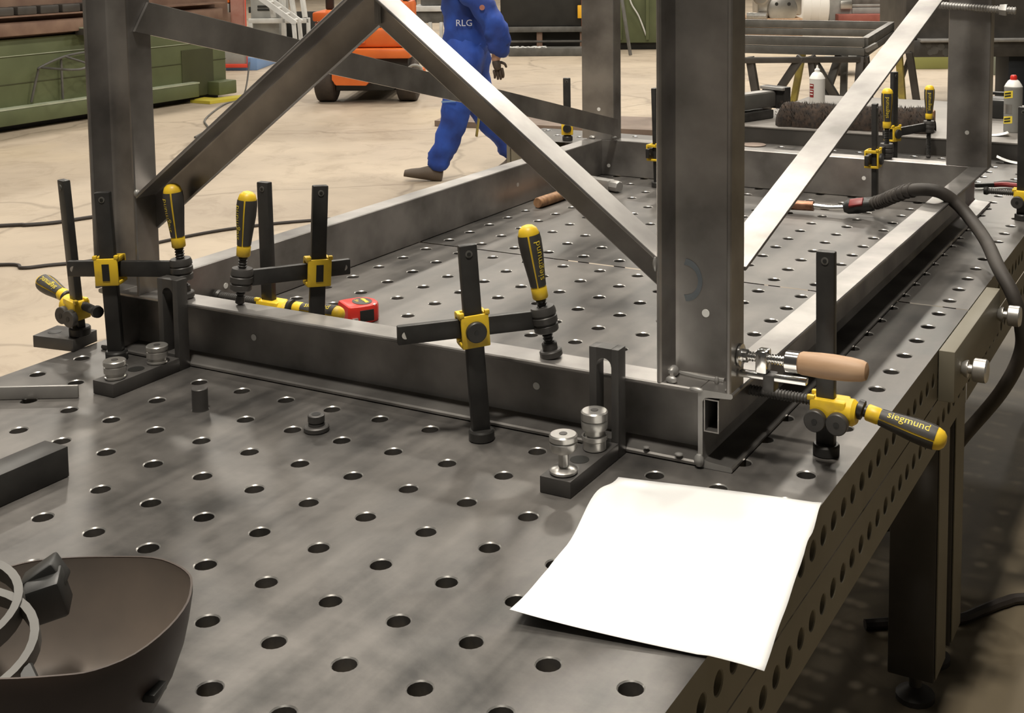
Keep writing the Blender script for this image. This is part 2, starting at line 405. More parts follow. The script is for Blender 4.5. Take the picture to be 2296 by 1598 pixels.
def cut_beam(pts, d, x0, x1, ax, name):
    """outline points run along d between two planes square to axis ax"""
    d = V(d); a = [V(p) + d * ((x0 - V(p)[ax]) / d[ax]) for p in pts]; b_ = [V(p) + d * ((x1 - V(p)[ax]) / d[ax]) for p in pts]
    return B().loft([a, b_]).build(name, 'mill_steel', fr, ang=40)
def ell(c, f, n, a=.055, w=.06, th=.006):
    """angle section: heel c, flat leg along f, other leg along -n"""
    c, f, n = V(c), V(f), V(n)
    q = [(0, 0), (a - .001, 0), (a, .0012), (a, th - .002), (a - .002, th), (th + .004, th), (th + .001, th + .001), (th, th + .004), (th, w - .002), (th - .002, w), (0, w)]
    return [c + f * u - n * v for u, v in q]
# front pair of braces rising to an apex
cut_beam(ell((-.361, Y0, .718), (0, -1, 0), (.6, 0, .8)), (.8, 0, -.6), -.361, .1785, 0, 'diagonal_brace')
cut_beam(ell((-.361, Y0, .718), (0, -1, 0), (-.6, 0, .8)), (.8, 0, .6), -.8995, -.361, 0, 'diagonal_brace')
# left flat brace falling to the back
sl = .241; dl = V((0, 1, -sl)).normalized()
a = [V((-.8995, .801, .675)), V((-.8935, .801, .675)), V((-.8935, .765, .622)), V((-.8995, .765, .622))]
zb = lambda y: .675 - sl * (y - .801)
e = [V((-.8995, 2.808, zb(2.808))), V((-.8935, 2.808, zb(2.808))), V((-.8935, 2.808, zb(2.808) - .056)), V((-.8995, 2.808, zb(2.808) - .056))]
B().loft([a, e]).build('diagonal_brace', 'mill_steel', fr)
B().bar((-.9023, .815, .6705), (-.9023, 2.8, .1915), .0055, .006).build('brace_edge', 'steel', fr)
# right angle brace rising to the back, its flat leg outwards
n = V((0, -.246, .969))
cut_beam(ell((X1, .8, .2955), (1, 0, 0), n, .055, .055), V((0, .969, .246)), .812, 2.8, 1, 'diagonal_brace')
# small box tube inside the right beam
b = B(); o = (.2545, .757, .0565)
b.box((.2545, .757, .0555), (.2565, 2.6, .1065)); b.box((.2765, .757, .0555), (.2785, 2.6, .1065)); b.box((.2566, .757, .0555), (.2764, 2.6, .0575)); b.box((.2566, .757, .1045), (.2764, 2.6, .1065))
b.build('box_tube', 'mill_steel', fr)
# heat-tinted crescent left by welding on the near right post
b = B(); cc = V((.196, Y0 - .0083, .27))
def cres(u, v):
    q = -1.25 + 2.5 * u; r0, r1 = .0305 - .009 * (1 - math.cos(q)) * 1.2, .0375
    r = r0 + (r1 - r0) * v * math.cos(q) ** .3 if abs(q) < 1.5 else r0
    return cc + V((r * math.cos(q), 0, r * 1.05 * math.sin(q)))
b.grid(cres, 16, 2); b.build('heat_mark', 'heat_tint', fr, recalc=False)
# weld beads
for p, r, sc in (((.249, .752, .0115), .008, (1, .8, 1.3)), ((.2, .762, .125), .006, (1.6, 1, 1)), ((.19, .79, .128), .009, (1, 1.4, 1)), ((.262, .79, .124), .004, (1, 1, 1.6)), ((.243, .7565, .118), .006, (2, .8, .7)),
                 ((.16, .757, .0135), .004, (1.4, 1.2, .6)), ((.214, .757, .0125), .005, (1.4, 1.2, .6)), ((.176, .757, .302), .006, (.7, 1, 2.0)), ((-.898, .757, .317), .006, (.9, 1, 1.2)),
                 ((-.905, 2.806, .128), .008, (1, .8, .8)), ((-.99, 2.806, .126), .008, (1.4, .8, .7)), ((.29, .762, .1225), .003, (1.4, 1, .8))):
    B().ball(p, r, sc, 10).build('weld_bead', 'steel', fr)
wb = B(); wb.tube([(-.361, .802, .70), (-.360, .800, .672), (-.3605, .801, .648)], .006, 8, 4); wb.build('weld_seam', 'steel', fr)
wb = B(); wb.tube([(.19, .806, .1225), (.23, .8, .1215), (.27, .801, .1215)], .004, 8, 4)
wb.build('weld_seam', 'steel', fr); fr.location.z += .0006

# ------------------------------------------------------------------ table clamps
HANDLE = [(0, .0115), (.002, .0128), (.018, .0128), (.02, .0118), (.03, .0125), (.05, .0145), (.075, .0172), (.095, .0178), (.108, .0168), (.115, .0145), (.120, .009), (.1215, .004)]
def hr(h):
    for (a, ra), (c, rc) in zip(HANDLE, HANDLE[1:]):
        if a <= h <= c: return ra + (rc - ra) * (h - a) / (c - a)
    return .012
def handle(t, p, axis, side, name='handle'):
    """screwdriver-like grip: yellow core showing at ferrule, cap and ribs, dark panels, word on the side 'side'"""
    a = V(axis).normalized(); p = V(p); n = V(side); n = (n - a * n.dot(a)).normalized(); u = n.cross(a)
    h = B().lathe(p, a, HANDLE, 20).build(name, 'yellow', t, 40)
    b = B(); gap = .16
    for k in range(4):
        c0 = PI / 4 + k * PI / 2 - PI / 4
        def f(s, v, c0=c0):
            hh = .021 + .085 * s; ang = c0 + (v - .5) * (PI / 2 - gap * (1.0 if s < .96 else 1.0)); r = hr(hh) + .0009
            return p + a * hh + (n * math.cos(ang) + u * math.sin(ang)) * r
        b.grid(f, 8, 6)
    b.build('grip_panel', 'grip', h, 60)
    b = B(); w = .074
    def g(x, y):
        hh = .064 + x; r = hr(min(max(hh, .022), .105)) + .0014; ang = y / r
        return p + a * hh + (n * math.cos(ang) + u * math.sin(ang)) * r
    lettering(b, 'siegmund', lambda x, y: g(x, y - .0035), .0172)
    b.build('lettering', 'letter_yellow', h, recalc=False)
    return h
def clamp_bar(t, base, top, wdir):
    base, top = V(base), V(top); a = (top - base).normalized(); w = V(wdir); w = (w - a * w.dot(a)).normalized(); th = a.cross(w)
    br = B().obox((base + top) / 2, (top - base) / 2, w * .0145, th * .0075, .0025).build('bar', 'black_oxide', t)
    q = top - a * .014
    B().lathe(q - th * .0092, th, [(0, .0032), (.0184, .0032)], 12).build('stop_pin', 'black_plastic', br)
    B().lathe(q - th * .0085, th, [(0, .0058), (.0172, .0058)], 14).build('stop_ring', 'grey_dark', br)
    B().lathe(base + V((0, 0, .0008)), (0, 0, 1), [(0, .0195), (.001, .0205), (.014, .0205), (.017, .0185)], 22).build('foot_collar', 'black_oxide', t)
    return a, w, th
def slider(t, c, a, w, th, face, knob):
    """yellow sliding block round bar and arm"""
    f = th if face > 0 else -th
    b = B()
    b.obox(c + f * .013, a * .026, w * .0225, f * .0025, .0018); b.obox(c - f * .024, a * .026, w * .0225, f * .0025, .0018)
    for sg in (1, -1):
        b.obox(c + w * sg * .0195 - f * .0055 + a * .0225, a * .0045, w * .003, f * .0165, .0012)
        b.obox(c + w * sg * .0195 - f * .0055 - a * .0225, a * .0035, w * .003, f * .0165, .0012)
        b.obox(c + w * sg * .0205 + a * .028 + f * .012, a * .004, w * .004, f * .004, .0015)
    sb = b.build('slide_block', 'yellow', t)
    if knob:
        B().lathe(c + f * .0156, f, [(0, .0165), (.006, .0165), (.0075, .0150)], 24).build('lock_knob', 'black_oxide', sb)
        B().lathe(c + f * .0232, f, [(0, .004), (.0006, .004)], 10).build('knob_socket', 'black_plastic', sb)
    else:
        B().obox(c + f * .0162, a * .016, w * .0068, f * .0006).build('slot', 'black_plastic', sb)
    return sb
def vclamp(label, base, top, pad, htop, za, ext, face=0, knob=True, side=(.5, -.85, .2), small_pad=False):
    base, top, pad, htop = V(base), V(top), V(pad), V(htop)
    t = thing('table_clamp', label, 'clamp', base, 'vertical screw clamps on the table')
    sa = (htop - pad).normalized(); bax = (top - base).normalized()
    pb = base + bax * (za - base.z) / bax.z; ph = pad + sa * (za + .003 - pad.z) / sa.z
    d = (ph - pb); d.z = 0; d.normalize()
    a, w, th = clamp_bar(t, base, top, d)
    if not face: face = 1 if th.dot(V((.953, -.949, .5)) - base) > 0 else -1
    f = th if face > 0 else -th
    slider(t, pb, a, w, th, face, knob)
    off = -f * .0135
    ar = B().bar(pb + off - d * ext, ph + off * .3 - d * .012, .012, .03, bev=.002).build('clamp_arm', 'black_oxide', t)
    e = pb + off - d * (ext - .012)
    B().lathe(e - f * .007, f, [(0, .006), (.0135, .006)], 12).build('stop_ring', 'bright_steel', ar)
    hub = ph - sa * .02
    B().lathe(hub, sa, [(0, .0185), (.002, .02), (.011, .02), (.0125, .0185), (.014, .0185), (.0155, .021), (.025, .021), (.0265, .0195), (.028, .0195), (.0295, .021), (.036, .0205), (.041, .0185)], 24).build('screw_head', 'bracket_steel', t)
    ht = hub + sa * .040
    L = (htop - ht).length; hp = ht + sa * max(.008, L - .1215)
    b = B().thread(pad + sa * .012, hp + sa * .004, .0088); b.build('spindle', 'black_oxide', t)
    if small_pad: B().lathe(pad, sa, [(0, .006), (.002, .0085), (.009, .0085), (.014, .006)], 14).build('pressure_pad', 'bracket_steel', t)
    else: B().lathe(pad + V((0, 0, .0005)), sa, [(0, .0175), (.001, .0185), (.009, .0185), (.011, .017), (.0115, .0125), (.022, .0125), (.024, .0105)], 22).build('pressure_pad', 'bracket_steel', t)
    handle(t, hp, sa, side)
    return t
def hclamp(label, base, top, zs, dx, reach, side, face=(0, -1, 0), tilt=0.0):
    """clamp whose screw lies flat: handle towards dx, spindle reaches the other way"""
    base, top = V(base), V(top); t = thing('table_clamp', label, 'clamp', base, 'flat screw clamps on the table')
    ax = V(dx).normalized(); f = V(face)
    a, w, th = clamp_bar(t, base, top, ax)
    c = base + a * (zs - base.z) / a.z
    b = B()
    b.obox(c + ax * .006 - f * .002, ax * .028, a * .019, f * .019, .004)
    b.lathe(c + ax * .03 - f * .002 - a * 0 + f * .0, ax, [(-.012, .0205), (.012, .0205), (.018, .016)], 22)
    for sg in (-1, 1): b.obox(c - ax * .02 + a * .019 * 1 + f * .012 * sg, ax * .006, a * .004, f * .004, .0015)
    sb = b.build('slide_block', 'yellow', t)
    for k, (sx, sz) in enumerate(((-.010, -.012), (.024, -.012))):
        q = c + ax * sx + a * sz + f * .019
        B().lathe(q, f, [(0, .017), (.009, .017), (.0105, .0155)], 24).build('lock_knob', 'bracket_steel', sb)
        B().lathe(q + f * .0107, f, [(0, .0045), (.0005, .0045)], 10).build('knob_socket', 'black_plastic', sb)
    sp = c - f * .006 + a * .008
    axt = (ax + V((0, 0, tilt))).normalized()
    b = B().thread(sp - ax * (reach - .012), sp - ax * .02, .0085); b.build('spindle', 'bracket_steel', t)
    B().lathe(sp - ax * reach, ax, [(0, .011), (.008, .012), (.013, .009)], 16).build('pressure_pad', 'black_oxide', t)
    B().lathe(sp + ax * .04, axt, [(0, .009), (.006, .009), (.008, .015), (.016, .015), (.018, .009), (.024, .009)], 16).build('screw_head', 'black_oxide', t)
    handle(t, sp + ax * .04 + axt * .022, axt, side)
    return t
vclamp('clamp with round knob on the front of the near beam, pad on the beam top',
       (-.102, .701, 0), (-.117, .691, .316), (-.022, .788, .1215), (-.054, .769, .337), .18, .118, side=(.95, -.3, .1))
vclamp('clamp at the near left corner, arm crossing in front of the left post',
       (-.934, .725, 0), (-.942, .716, .324), (-.81, .781, .1215), (-.821, .77, .340), .173, .085, knob=False, side=(-.2, -1, 0))
vclamp('clamp inside the frame, arm pointing left to a thin pin on the near beam',
       (-.6, .9, 0), (-.592, .918, .33), (-.685, .793, .122), (-.669, .807, .332), .165, .065, knob=False, side=(-.3, -.95, 0), small_pad=True)
vclamp('clamp in the middle of the far beam, its arm reaching back over the beam top',
       (0, 2.7, 0), (-.005, 2.702, .305), (-.005, 2.845, .122), (-.005, 2.845, .335), .142, .05, side=(.3, -.9, 0))
vclamp('farthest clamp behind the far beam, arm stretched towards the back right post',
       (-.12, 3.4, 0), (-.125, 3.41, .325), (-.045, 3.6, .001), (-.045, 3.6, .19), .11, .04, side=(.3, -.9, 0), small_pad=True)
vclamp('clamp half hidden left of the front right post at the far beam',
       (-.7, 2.7, 0), (-.708, 2.697, .318), (-.69, 2.85, .122), (-.69, 2.85, .32), .112, .04, knob=True, side=(.3, -.9, 0))
hclamp('flat clamp on the left table edge with its handle pointing out over the floor',
       (-1.056, .746, .0245), (-1.066, .733, .334), .078, (-.95, .3, 0), .085, (0, -.5, .8), tilt=.08)
hclamp('flat clamp inside the frame against the left beam, mostly hidden behind the near beam',
       (-.8, 1.0, 0), (-.803, 1.0, .305), .043, (1, 0, 0), .15, (0, -.6, .8))
hclamp('flat clamp at the near right corner, lettered grip overhanging the table edge',
       (.404, .886, 0), (.401, .885, .318), .072, (1, 0, 0), .15, (.1, -.62, .78), tilt=-.22)
hclamp('flat clamp at the right picture edge against the far end of the right beam',
       (.415, 2.70, 0), (.412, 2.70, .318), .065, (1, 0, 0), .105, (0, -.6, .8))
t = thing('table_clamp', 'lone clamp bar standing on the small table beyond the left beam', 'clamp', (-1.41, 3.407, 0))
clamp_bar(t, (-1.41, 3.407, 0), (-1.405, 3.395, .249), (.9, .45, 0))
slider(t, V((-1.41, 3.405, .05)), V((0, 0, 1)), V((.9, .45, 0)).normalized(), V((-.45, .9, 0)).normalized(), -1, True)
# ------------------------------------------------------------------ stop brackets, bolts, loose pieces
def stop_bracket(label, x, y0, y1, h):
    t = thing('stop_bracket', label, 'bracket', (x, (y0 + y1) / 2, 0))
    w = .025; b = B()
    b.box((x - w, y0, .0005), (x + w, y1 - .0255, .025), .001)
    base = b.build('base_plate', 'bracket_steel', t)
    B().lathe((x, y0 + .075, .0252), (0, 0, 1), [(0, .0145), (.0003, .0145)], 20).build('plate_hole', 'black_plastic', base)
    # upright with a tall slot, rounded at its top: a wall outline with the slot cut out
    n = 10; zs0, zs1, sw = .03, h - .015 - .013, .0125
    bm = B()
    for sg in (-1, 1):
        bm.box((x + (sg * w if sg < 0 else sw), y1 - .025, .0005), (x + (-sw if sg < 0 else w), y1, h), .0008)
    pts = [(-sw, zs1)] + [(-sw * math.cos(PI * i / n), zs1 + sw * math.sin(PI * i / n)) for i in range(1, n)] + [(sw, zs1), (sw, h), (-sw, h)]
    bm.prism(pts, (x, y1 - .025, 0), (1, 0, 0), (0, 0, 1), (0, .025, 0))
    bm.box((x - sw, y1 - .025, .0005), (x + sw, y1, zs0))
    bm.build('upright', 'bracket_steel', t)
    return t
stop_bracket('slotted black stop bracket at the left end of the near beam', -.8, .573, .7535, .17)
stop_bracket('slotted black stop bracket at the right end of the near beam', .102, .573, .7535, .17)
def bolt(label, x, y, prof, m='bright_steel', grp=None):
    t = thing('clamping_bolt', label, 'bolt', (x, y, .025))
    B().lathe((x, y, .0255), (0, 0, 1), prof, 26).build('knurled_head', 'bright_steel', t)
    h = prof[-1][0]
    B().lathe((x, y, .0257 + h), (0, 0, 1), [(0, .006), (.0006, .006)], 12).build('hex_socket', 'bracket_steel', t)
    return t
P1 = [(0, .0175), (.001, .0185), (.004, .0185), (.005, .0165), (.010, .0165), (.0105, .019), (.021, .019), (.022, .0175), (.0235, .0175), (.0245, .0195), (.031, .0195), (.0325, .018)]
P2 = [(0, .019), (.002, .0205), (.005, .0205), (.008, .016), (.010, .0075), (.032, .0075), (.0325, .017), (.038, .0195), (.046, .0205), (.048, .019), (.049, .0205), (.056, .0205), (.058, .0185)]
P3 = [(0, .0165), (.001, .0175), (.014, .0175), (.016, .0195), (.022, .0195), (.0225, .0145), (.032, .0145), (.0325, .0195), (.044, .0205), (.046, .0195), (.047, .0205), (.058, .0205), (.06, .0185)]
bolt('shiny knurled bolt on the outer end of the left stop bracket', -.797, .598, P1)
bolt('shiny knurled bolt on the left stop bracket nearest its slotted upright', -.793, .692, P1)
bolt('mushroom-shaped knurled bolt lifted out on the outer end of the right stop bracket', .103, .597, P2)
bolt('tall double-disc knurled bolt beside the upright of the right stop bracket', .104, .693, P3)
t = thing('edge_stop', 'thick black stop plate overhanging the left edge of the table under a flat clamp', 'plate', (-1.1, .74, 0))
b = B(); b.obox((-1.096, .744, .0125), (.048, .007, 0), (-.006, .034, 0), (0, 0, .0118), .001); p = b.build('plate', 'bracket_steel', t)
B().lathe((-1.118, .738, .0245), (0, 0, 1), [(0, .013), (.0003, .013)], 18).build('plate_hole', 'black_plastic', p)
t = thing('locating_peg', 'dark peg sticking up from a table hole in front of the near beam', 'peg', (-.6, .6, 0))
B().lathe((-.6, .6, -.02), (0, 0, 1), [(0, .0135), (.036, .0135), (.057, .0135), (.058, .0125)], 20).build('shank', 'bracket_steel', t)
t = thing('flanged_bushing', 'small grey flanged bushing standing between table holes', 'bushing', (-.362, .614, 0))
B().lathe((-.362, .614, .0005), (0, 0, 1), [(0, .0195), (.001, .0205), (.007, .0205), (.0085, .0185), (.0088, .013), (.013, .013), (.0135, .0115), (.015, .0115), (.0155, .0135), (.026, .0135), (.027, .012)], 24).build('body', 'bracket_steel', t)
B().lathe((-.362, .614, .0276), (0, 0, 1), [(0, .0075), (.0004, .0075)], 14).build('bore', 'black_plastic', t)
def loose_bar(name, label, p0, p1, w, h, m, hollow=False):
    p0, p1 = V(p0), V(p1)
    t = thing(name, label, 'bar', (p0 + p1) / 2)
    B().bar(p0 + V((0, 0, h / 2)), p1 + V((0, 0, h / 2)), w, h, bev=.0012).build('bar', m, t)
    return t
loose_bar('flat_bar', 'thin bright flat bar standing on edge at the left picture border', (-1.035, .43, .0006), (-.832, .548, .0006), .006, .0225, 'steel')
loose_bar('square_bar', 'thick black square bar lying at the left picture border', (-.606, -.03, .0006), (-.602, .311, .0006), .05, .046, 'black_oxide')
# paper sheet
def paper(u, v):
    o = V((.157, .666, 0)); ex = V((.99, .151, 0)) * .297; ey = V((.151, -.988, 0)) * .42
    p = o + ex * u + ey * v
    z = .0012 + .018 * math.sin(PI * min(1, v / .55)) ** 2 * (1 - u) ** 2 + .012 * max(0, v - .7) / .3 * (1 - u) ** 3 * 1.2 + .004 * math.sin(7 * v + 2 * u) ** 2 * (1 - u * .6)
    over = max(0, p.x - .45)
    z -= 1.2 * over * over + .02 * over
    if u > .86: z += .0035 * math.sin(26 * v) * (u - .86) / .14 * (1 if v < .4 else .3)
    return V((p.x, p.y, max(z, .0012) + .001 if over == 0 else z + .0022))
pb = B().grid(paper, 24, 30); po = pb.build('paper_sheet', 'paper', recalc=False); tag(po, 'large blank white paper sheet overhanging the near right table edge', 'paper')
sm = po.modifiers.new('thickness', 'SOLIDIFY'); sm.thickness = .0004; sm.offset = 1
# tape measure
t = thing('tape_measure', 'red pocket tape measure with dark oval label, lying behind the near beam', 'tape measure', (-.69, 1.13, 0))
c0 = V((-.665, 1.165, 0)); ux = V((.84, -.54, 0)).normalized(); uy = V((.54, .84, 0)).normalized()
c0 = V((-.675, 1.135, 0))
outl = [(-.035, -.036), (.028, -.036), (.034, -.032), (.037, -.01), (.037, .012), (.030, .028), (.014, .036), (-.008, .037), (-.026, .028), (-.036, .010), (-.038, -.02)]
def tm(s, z): return [c0 + ux * x * s + uy * y * s + V((0, 0, z)) for x, y in outl]
B().loft([tm(.97, .0008), tm(1, .004), tm(1, .030), tm(.95, .036), tm(.86, .038)]).build('case', 'red_plastic', t)
ov = [c0 + ux * (.002 + .026 * math.cos(q)) + uy * (.004 + .02 * math.sin(q)) + V((0, 0, .0383)) for q in [2 * PI * i / 24 for i in range(24)]]
lb = B().loft([ov, [p + V((0, 0, .0006)) for p in ov]]).build('label', 'grip', t)
b = B(); lettering(b, '5m', lambda x, y: c0 + ux * (-.006 + x) + uy * (-.0085 + y) + V((0, 0, .0393)), .013)
for i in range(8): b.obox(c0 + ux * (-.013 + i * .0042) + uy * (.0095 + .0006 * (i % 3)) + V((0, 0, .0393)), ux * .0017, uy * (.0032 + .0008 * (i % 2)), V((0, 0, .0002)))
b.build('lettering', 'letter_yellow', t, recalc=False)
B().obox(c0 + ux * .0365 + uy * .002 + V((0, 0, .017)), ux * .0015, uy * .015, V((0, 0, .012)), .001).build('lock_button', 'black_plastic', t)
B().obox(c0 + ux * .037 + uy * -.024 + V((0, 0, .008)), ux * .004, uy * .006, V((0, 0, .007)), .0008).build('end_hook', 'bright_steel', t)
B().lathe(c0 + ux * .028 + uy * .02 + V((0, 0, .0345)), (0, 0, 1), [(0, .004), (.0022, .004), (.003, .003)], 12).build('case_screw', 'white', t)
# hammer behind the brace
t = thing('hammer', 'steel hammer with brown wooden handle lying at the foot of the left beam', 'hammer', (-.85, 2.4, 0))
B().lathe((-.885, 2.25, .0165), (.02, .34, 0), [(0, .0145), (.004, .016), (.1, .016), (.2, .0135), (.3, .012), (.345, .012)], 14).build('handle', 'wood_dark', t)
b = B(); b.bar((-.945, 2.615, .019), (-.80, 2.57, .019), .034, .034, bev=.004); b.lathe((-.80, 2.57, .019), (.145, -.045, 0), [(0, .016), (.006, .0185), (.03, .0185), (.034, .016)], 8); b.build('head', 'steel', t)
# F-clamp with a wooden handle at the near right post
t = thing('bar_clamp', 'small chromed screw clamp with turned wooden handle sticking out beside the near right post', 'clamp', (.3, .9, .12))
A = V((.2995, .79, .170)); D = V((1, 0, .02)).normalized()
B().lathe(A, D, [(0, .017), (.003, .017), (.004, .010), (.012, .010), (.014, .007)], 18).build('swivel_pad', 'chrome', t)
B().thread(A + D * .013, A + D * .078, .0075, .0042).build('spindle', 'chrome', t)
B().obox(A + D * .036 - V((0, 0, .004)), D * .009, V((0, .012, 0)), V((0, 0, .017)), .003).build('screw_arm', 'chrome', t)
B().bar(A + V((0, -.003, -.026)), A + D * .105 + V((0, -.003, -.026)), .014, .009, bev=.002).build('rail', 'chrome', t)
B().lathe(A + D * .072, D, [(0, .0145), (.001, .0158), (.020, .0158), (.021, .0145)], 20).build('ferrule', 'chrome', t)
B().lathe(A + D * .093, D, [(0, .0155), (.003, .0168), (.03, .0182), (.05, .0184), (.075, .0172), (.092, .0152), (.098, .0125), (.100, .007)], 20).build('wooden_handle', 'wood', t)
B().obox(A + D * .048 + V((0, .0, -.034)), D * .009, V((0, .012, 0)), V((0, 0, .013)), .003).build('fixed_jaw', 'bracket_steel', t)
# welding torch and hose
t = thing('welding_torch', 'welding torch with copper nozzle and black hose lying across the right beam', 'torch', (0, 2.5, 0))
N0, N1, N2, N3 = V((-.225, 2.513, .022)), V((-.13, 2.52, .024)), V((-.045, 2.528, .026)), V((.04, 2.545, .042))
B().cyl(N0, N1, .0145, .0145).build('nozzle', 'copper', t)
B().tube([N1 - V((.005, 0, 0)), (-.09, 2.523, .022), N2 + V((.005, 0, 0))], .0085, 12).build('swan_neck', 'chrome', t)
B().lathe(N2, N3 - N2, [(0, .013), (.012, .02), (.04, .0225), (.085, .02)], 16).build('grip', 'black_plastic', t)
B().obox(N2 + (N3 - N2) * .45 + V((0, -.016, .012)), (N3 - N2) * .22, V((0, .004, -.004)), V((0, .007, .009)), .002).build('red_trigger', 'dark_red', t)
hp = [(.03, 2.543, .04), (.075, 2.50, .062), (.12, 2.42, .092), (.2, 2.30, .138), (.27, 2.27, .147), (.315, 2.285, .118), (.36, 2.262, .08), (.412, 2.172, .052), (.462, 2.035, .030), (.505, 1.985, -.02), (.522, 2.0, -.09), (.518, 2.03, -.17), (.47, 2.06, -.28), (.36, 2.12, -.45), (.25, 2.2, -.65), (.1, 2.4, -.82), (-.1, 2.8, -.833)]
B().tube(hp, .0165, 12, 8).build('hose', 'hose', t)
b = B(); sp_ = smooth_path(hp[:5], 8)
for i in range(4, 26, 2):
    d = (sp_[i + 1] - sp_[i]).normalized(); b.lathe(sp_[i] - d * .003, d, [(0, .0175), (.002, .020), (.005, .020), (.007, .0175)], 14)
b.build('bend_sleeve', 'hose', t)
# welding helmet, rim up, in the near left corner
t = thing('welding_helmet', 'brown-black welding helmet lying on its face with its hollow inside showing', 'helmet', (-.07, -.11, 0))
RIM = [(.009, -.027), (-.008, -.013), (-.037, -.003), (-.072, -.002), (-.115, -.02), (-.16, -.045), (-.19, -.072), (-.205, -.115), (-.20, -.165), (-.17, -.215), (-.12, -.245), (-.07, -.252), (-.022, -.235), (.025, -.206), (.047, -.186), (.059, -.15), (.052, -.101), (.033, -.057)]
cx, cy = -.065, -.115
RIMP = smooth_path([(x, y, 0) for x, y in RIM + RIM[:1]], 3)[:-1]
def hring(s, z, dx=0, dy=0): return [V((cx + (p.x - cx) * s + dx, cy + (p.y - cy) * s + dy, z + .012 * ((p.x - cx) * .3 - (p.y - cy) * .2) * 10 * .3)) for p in RIMP]
prof = [(1.0, .130), (.998, .122), (.975, .105), (.93, .08), (.85, .052), (.75, .028), (.60, .012), (.38, .006), (.1, .005)]
b = B().loft([hring(s, z, -.02 * (1 - s), -.0 * (1 - s)) for s, z in prof], cap0=False)
sh = b.build('shell', 'helmet', t, 60)
b = B().loft([hring(s * .985 - .004, max(z, .004) + (.0 if i == 0 else .0025), -.02 * (1 - s)) for i, (s, z) in enumerate(prof)], cap0=False); b.build('inside', 'helmet_inside', t, 60)
b = B(); n_ = len(RIMP); o_, i_ = hring(1.0, .130), hring(.981, .130)
b.loft([[o_[k], i_[k], i_[k] + V((0, 0, .001)), o_[k] + V((0, 0, .001))] for k in list(range(n_)) + [0]], cap0=False, cap1=False); b.build('rim', 'helmet', t, 60)
def band(c, rx, ry, w, tilt, name, m, a0=0, a1=2 * PI, th=.002):
    c = V(c); R = Matrix.Rotation(tilt[0], 3, 'X') @ Matrix.Rotation(tilt[1], 3, 'Y') @ Matrix.Rotation(tilt[2], 3, 'Z'); n = 40; b = B(); rings = []
    for i in range(n + 1):
        q = a0 + (a1 - a0) * i / n; e = V((math.cos(q), math.sin(q), 0))
        rings.append([c + R @ V((e.x * (rx + k), e.y * (ry + k), z)) for k, z in ((0, -w / 2), (th, -w / 2), (th, w / 2), (0, w / 2))])
    return b.loft(rings, cap0=abs(a1 - a0) < 6.2, cap1=abs(a1 - a0) < 6.2).build(name, m, t, 50)
band((-.150, -.195, .142), .066, .056, .020, (.30, .20, .6), 'headband', 'helmet_band', th=.008)
band((-.118, -.225, .125), .083, .066, .016, (.3, .2, .6), 'headband', 'helmet_band', th=.008)
B().obox((-.104, -.112, .132), (.013, .012, .004), (-.012, .013, .002), (-.003, -.004, .019), .004).build('pivot_knob', 'black_plastic', t)
B().obox((-.118, -.103, .142), (.012, .011, .01), (-.010, .012, .0), (-.006, -.004, .012), .003).build('pivot_bracket', 'black_plastic', t)
B().loft([[(-.04, -.196, .125), (-.034, -.190, .12), (-.036, -.186, .118)], [(-.012, -.218, .09), (.006, -.2, .09), (-.004, -.192, .088)], [(-.002, -.226, .05), (.024, -.2, .05), (.01, -.19, .05)]]).build('sweat_pad', 'black_plastic', t)
B().obox((.047, -.118, .075), (.006, .002, 0), (-.004, .012, 0), (0, 0, .004), .001).build('lens_clip', 'black_plastic', t)
# ------------------------------------------------------------------ on the raised table behind
TZ = .0605
t = thing('bench_vise', 'small black machine vise lying on the back table left of the brush', 'vise', (-.77, 3.9, TZ))
o = V((-.845, 3.86, TZ)); ax = V((.35, .92, 0)).normalized(); rx = V((.92, -.35, 0)).normalized()
vb = lambda c, h, m, n, bev=.004: B().obox(o + ax * c[0] + rx * c[1] + V((0, 0, c[2])), ax * h[0], rx * h[1], V((0, 0, h[2])), bev).build(n, m, t)
vb((.0, .03, .018), (.10, .045, .0175), 'black_oxide', 'base')
vb((.02, .03, .075), (.11, .030, .030), 'grey_dark', 'body')
vb((.02, .03, .1065), (.105, .026, .0015), 'steel', 'body_top', 0)
vb((.15, .045, .08), (.018, .062, .045), 'black_oxide', 'jaw')
vb((.125, .045, .118), (.008, .06, .006), 'steel', 'jaw_plate', .001)
B().lathe(o + ax * -.09 + rx * .03 + V((0, 0, .062)), -ax, [(0, .03), (.012, .032), (.03, .026), (.034, .012), (.04, .012)], 18).build('screw_nut', 'black_oxide', t)
B().obox(o + ax * -.132 + rx * .03 + V((0, 0, .062)), ax * .004, rx * .016, V((0, 0, .006)), .001).build('square_end', 'bright_steel', t)
t = thing('broom_head', 'long broom head with dark brown bristles lying in front of the spray can', 'broom', (-.35, 3.84, TZ))
b = B(); p0, p1 = V((-.67, 3.775, TZ + .013)), V((-.07, 3.815, TZ + .013))
def brick(u, v):
    q = p0 + (p1 - p0) * u; an = PI * v; j = (1 + .10 * math.sin(40 * u) * math.sin(17 * u)); e = min(1, 14 * min(u, 1 - u) + .5)
    return q + V((0, -.06 * math.cos(an) * j * e, -.012 + .088 * math.sin(an) * e * (1 + .04 * math.sin(31 * u + 9 * v))))
b.grid(brick, 90, 14); b.build('bristles', 'bristle', t, 80)
hb = B()
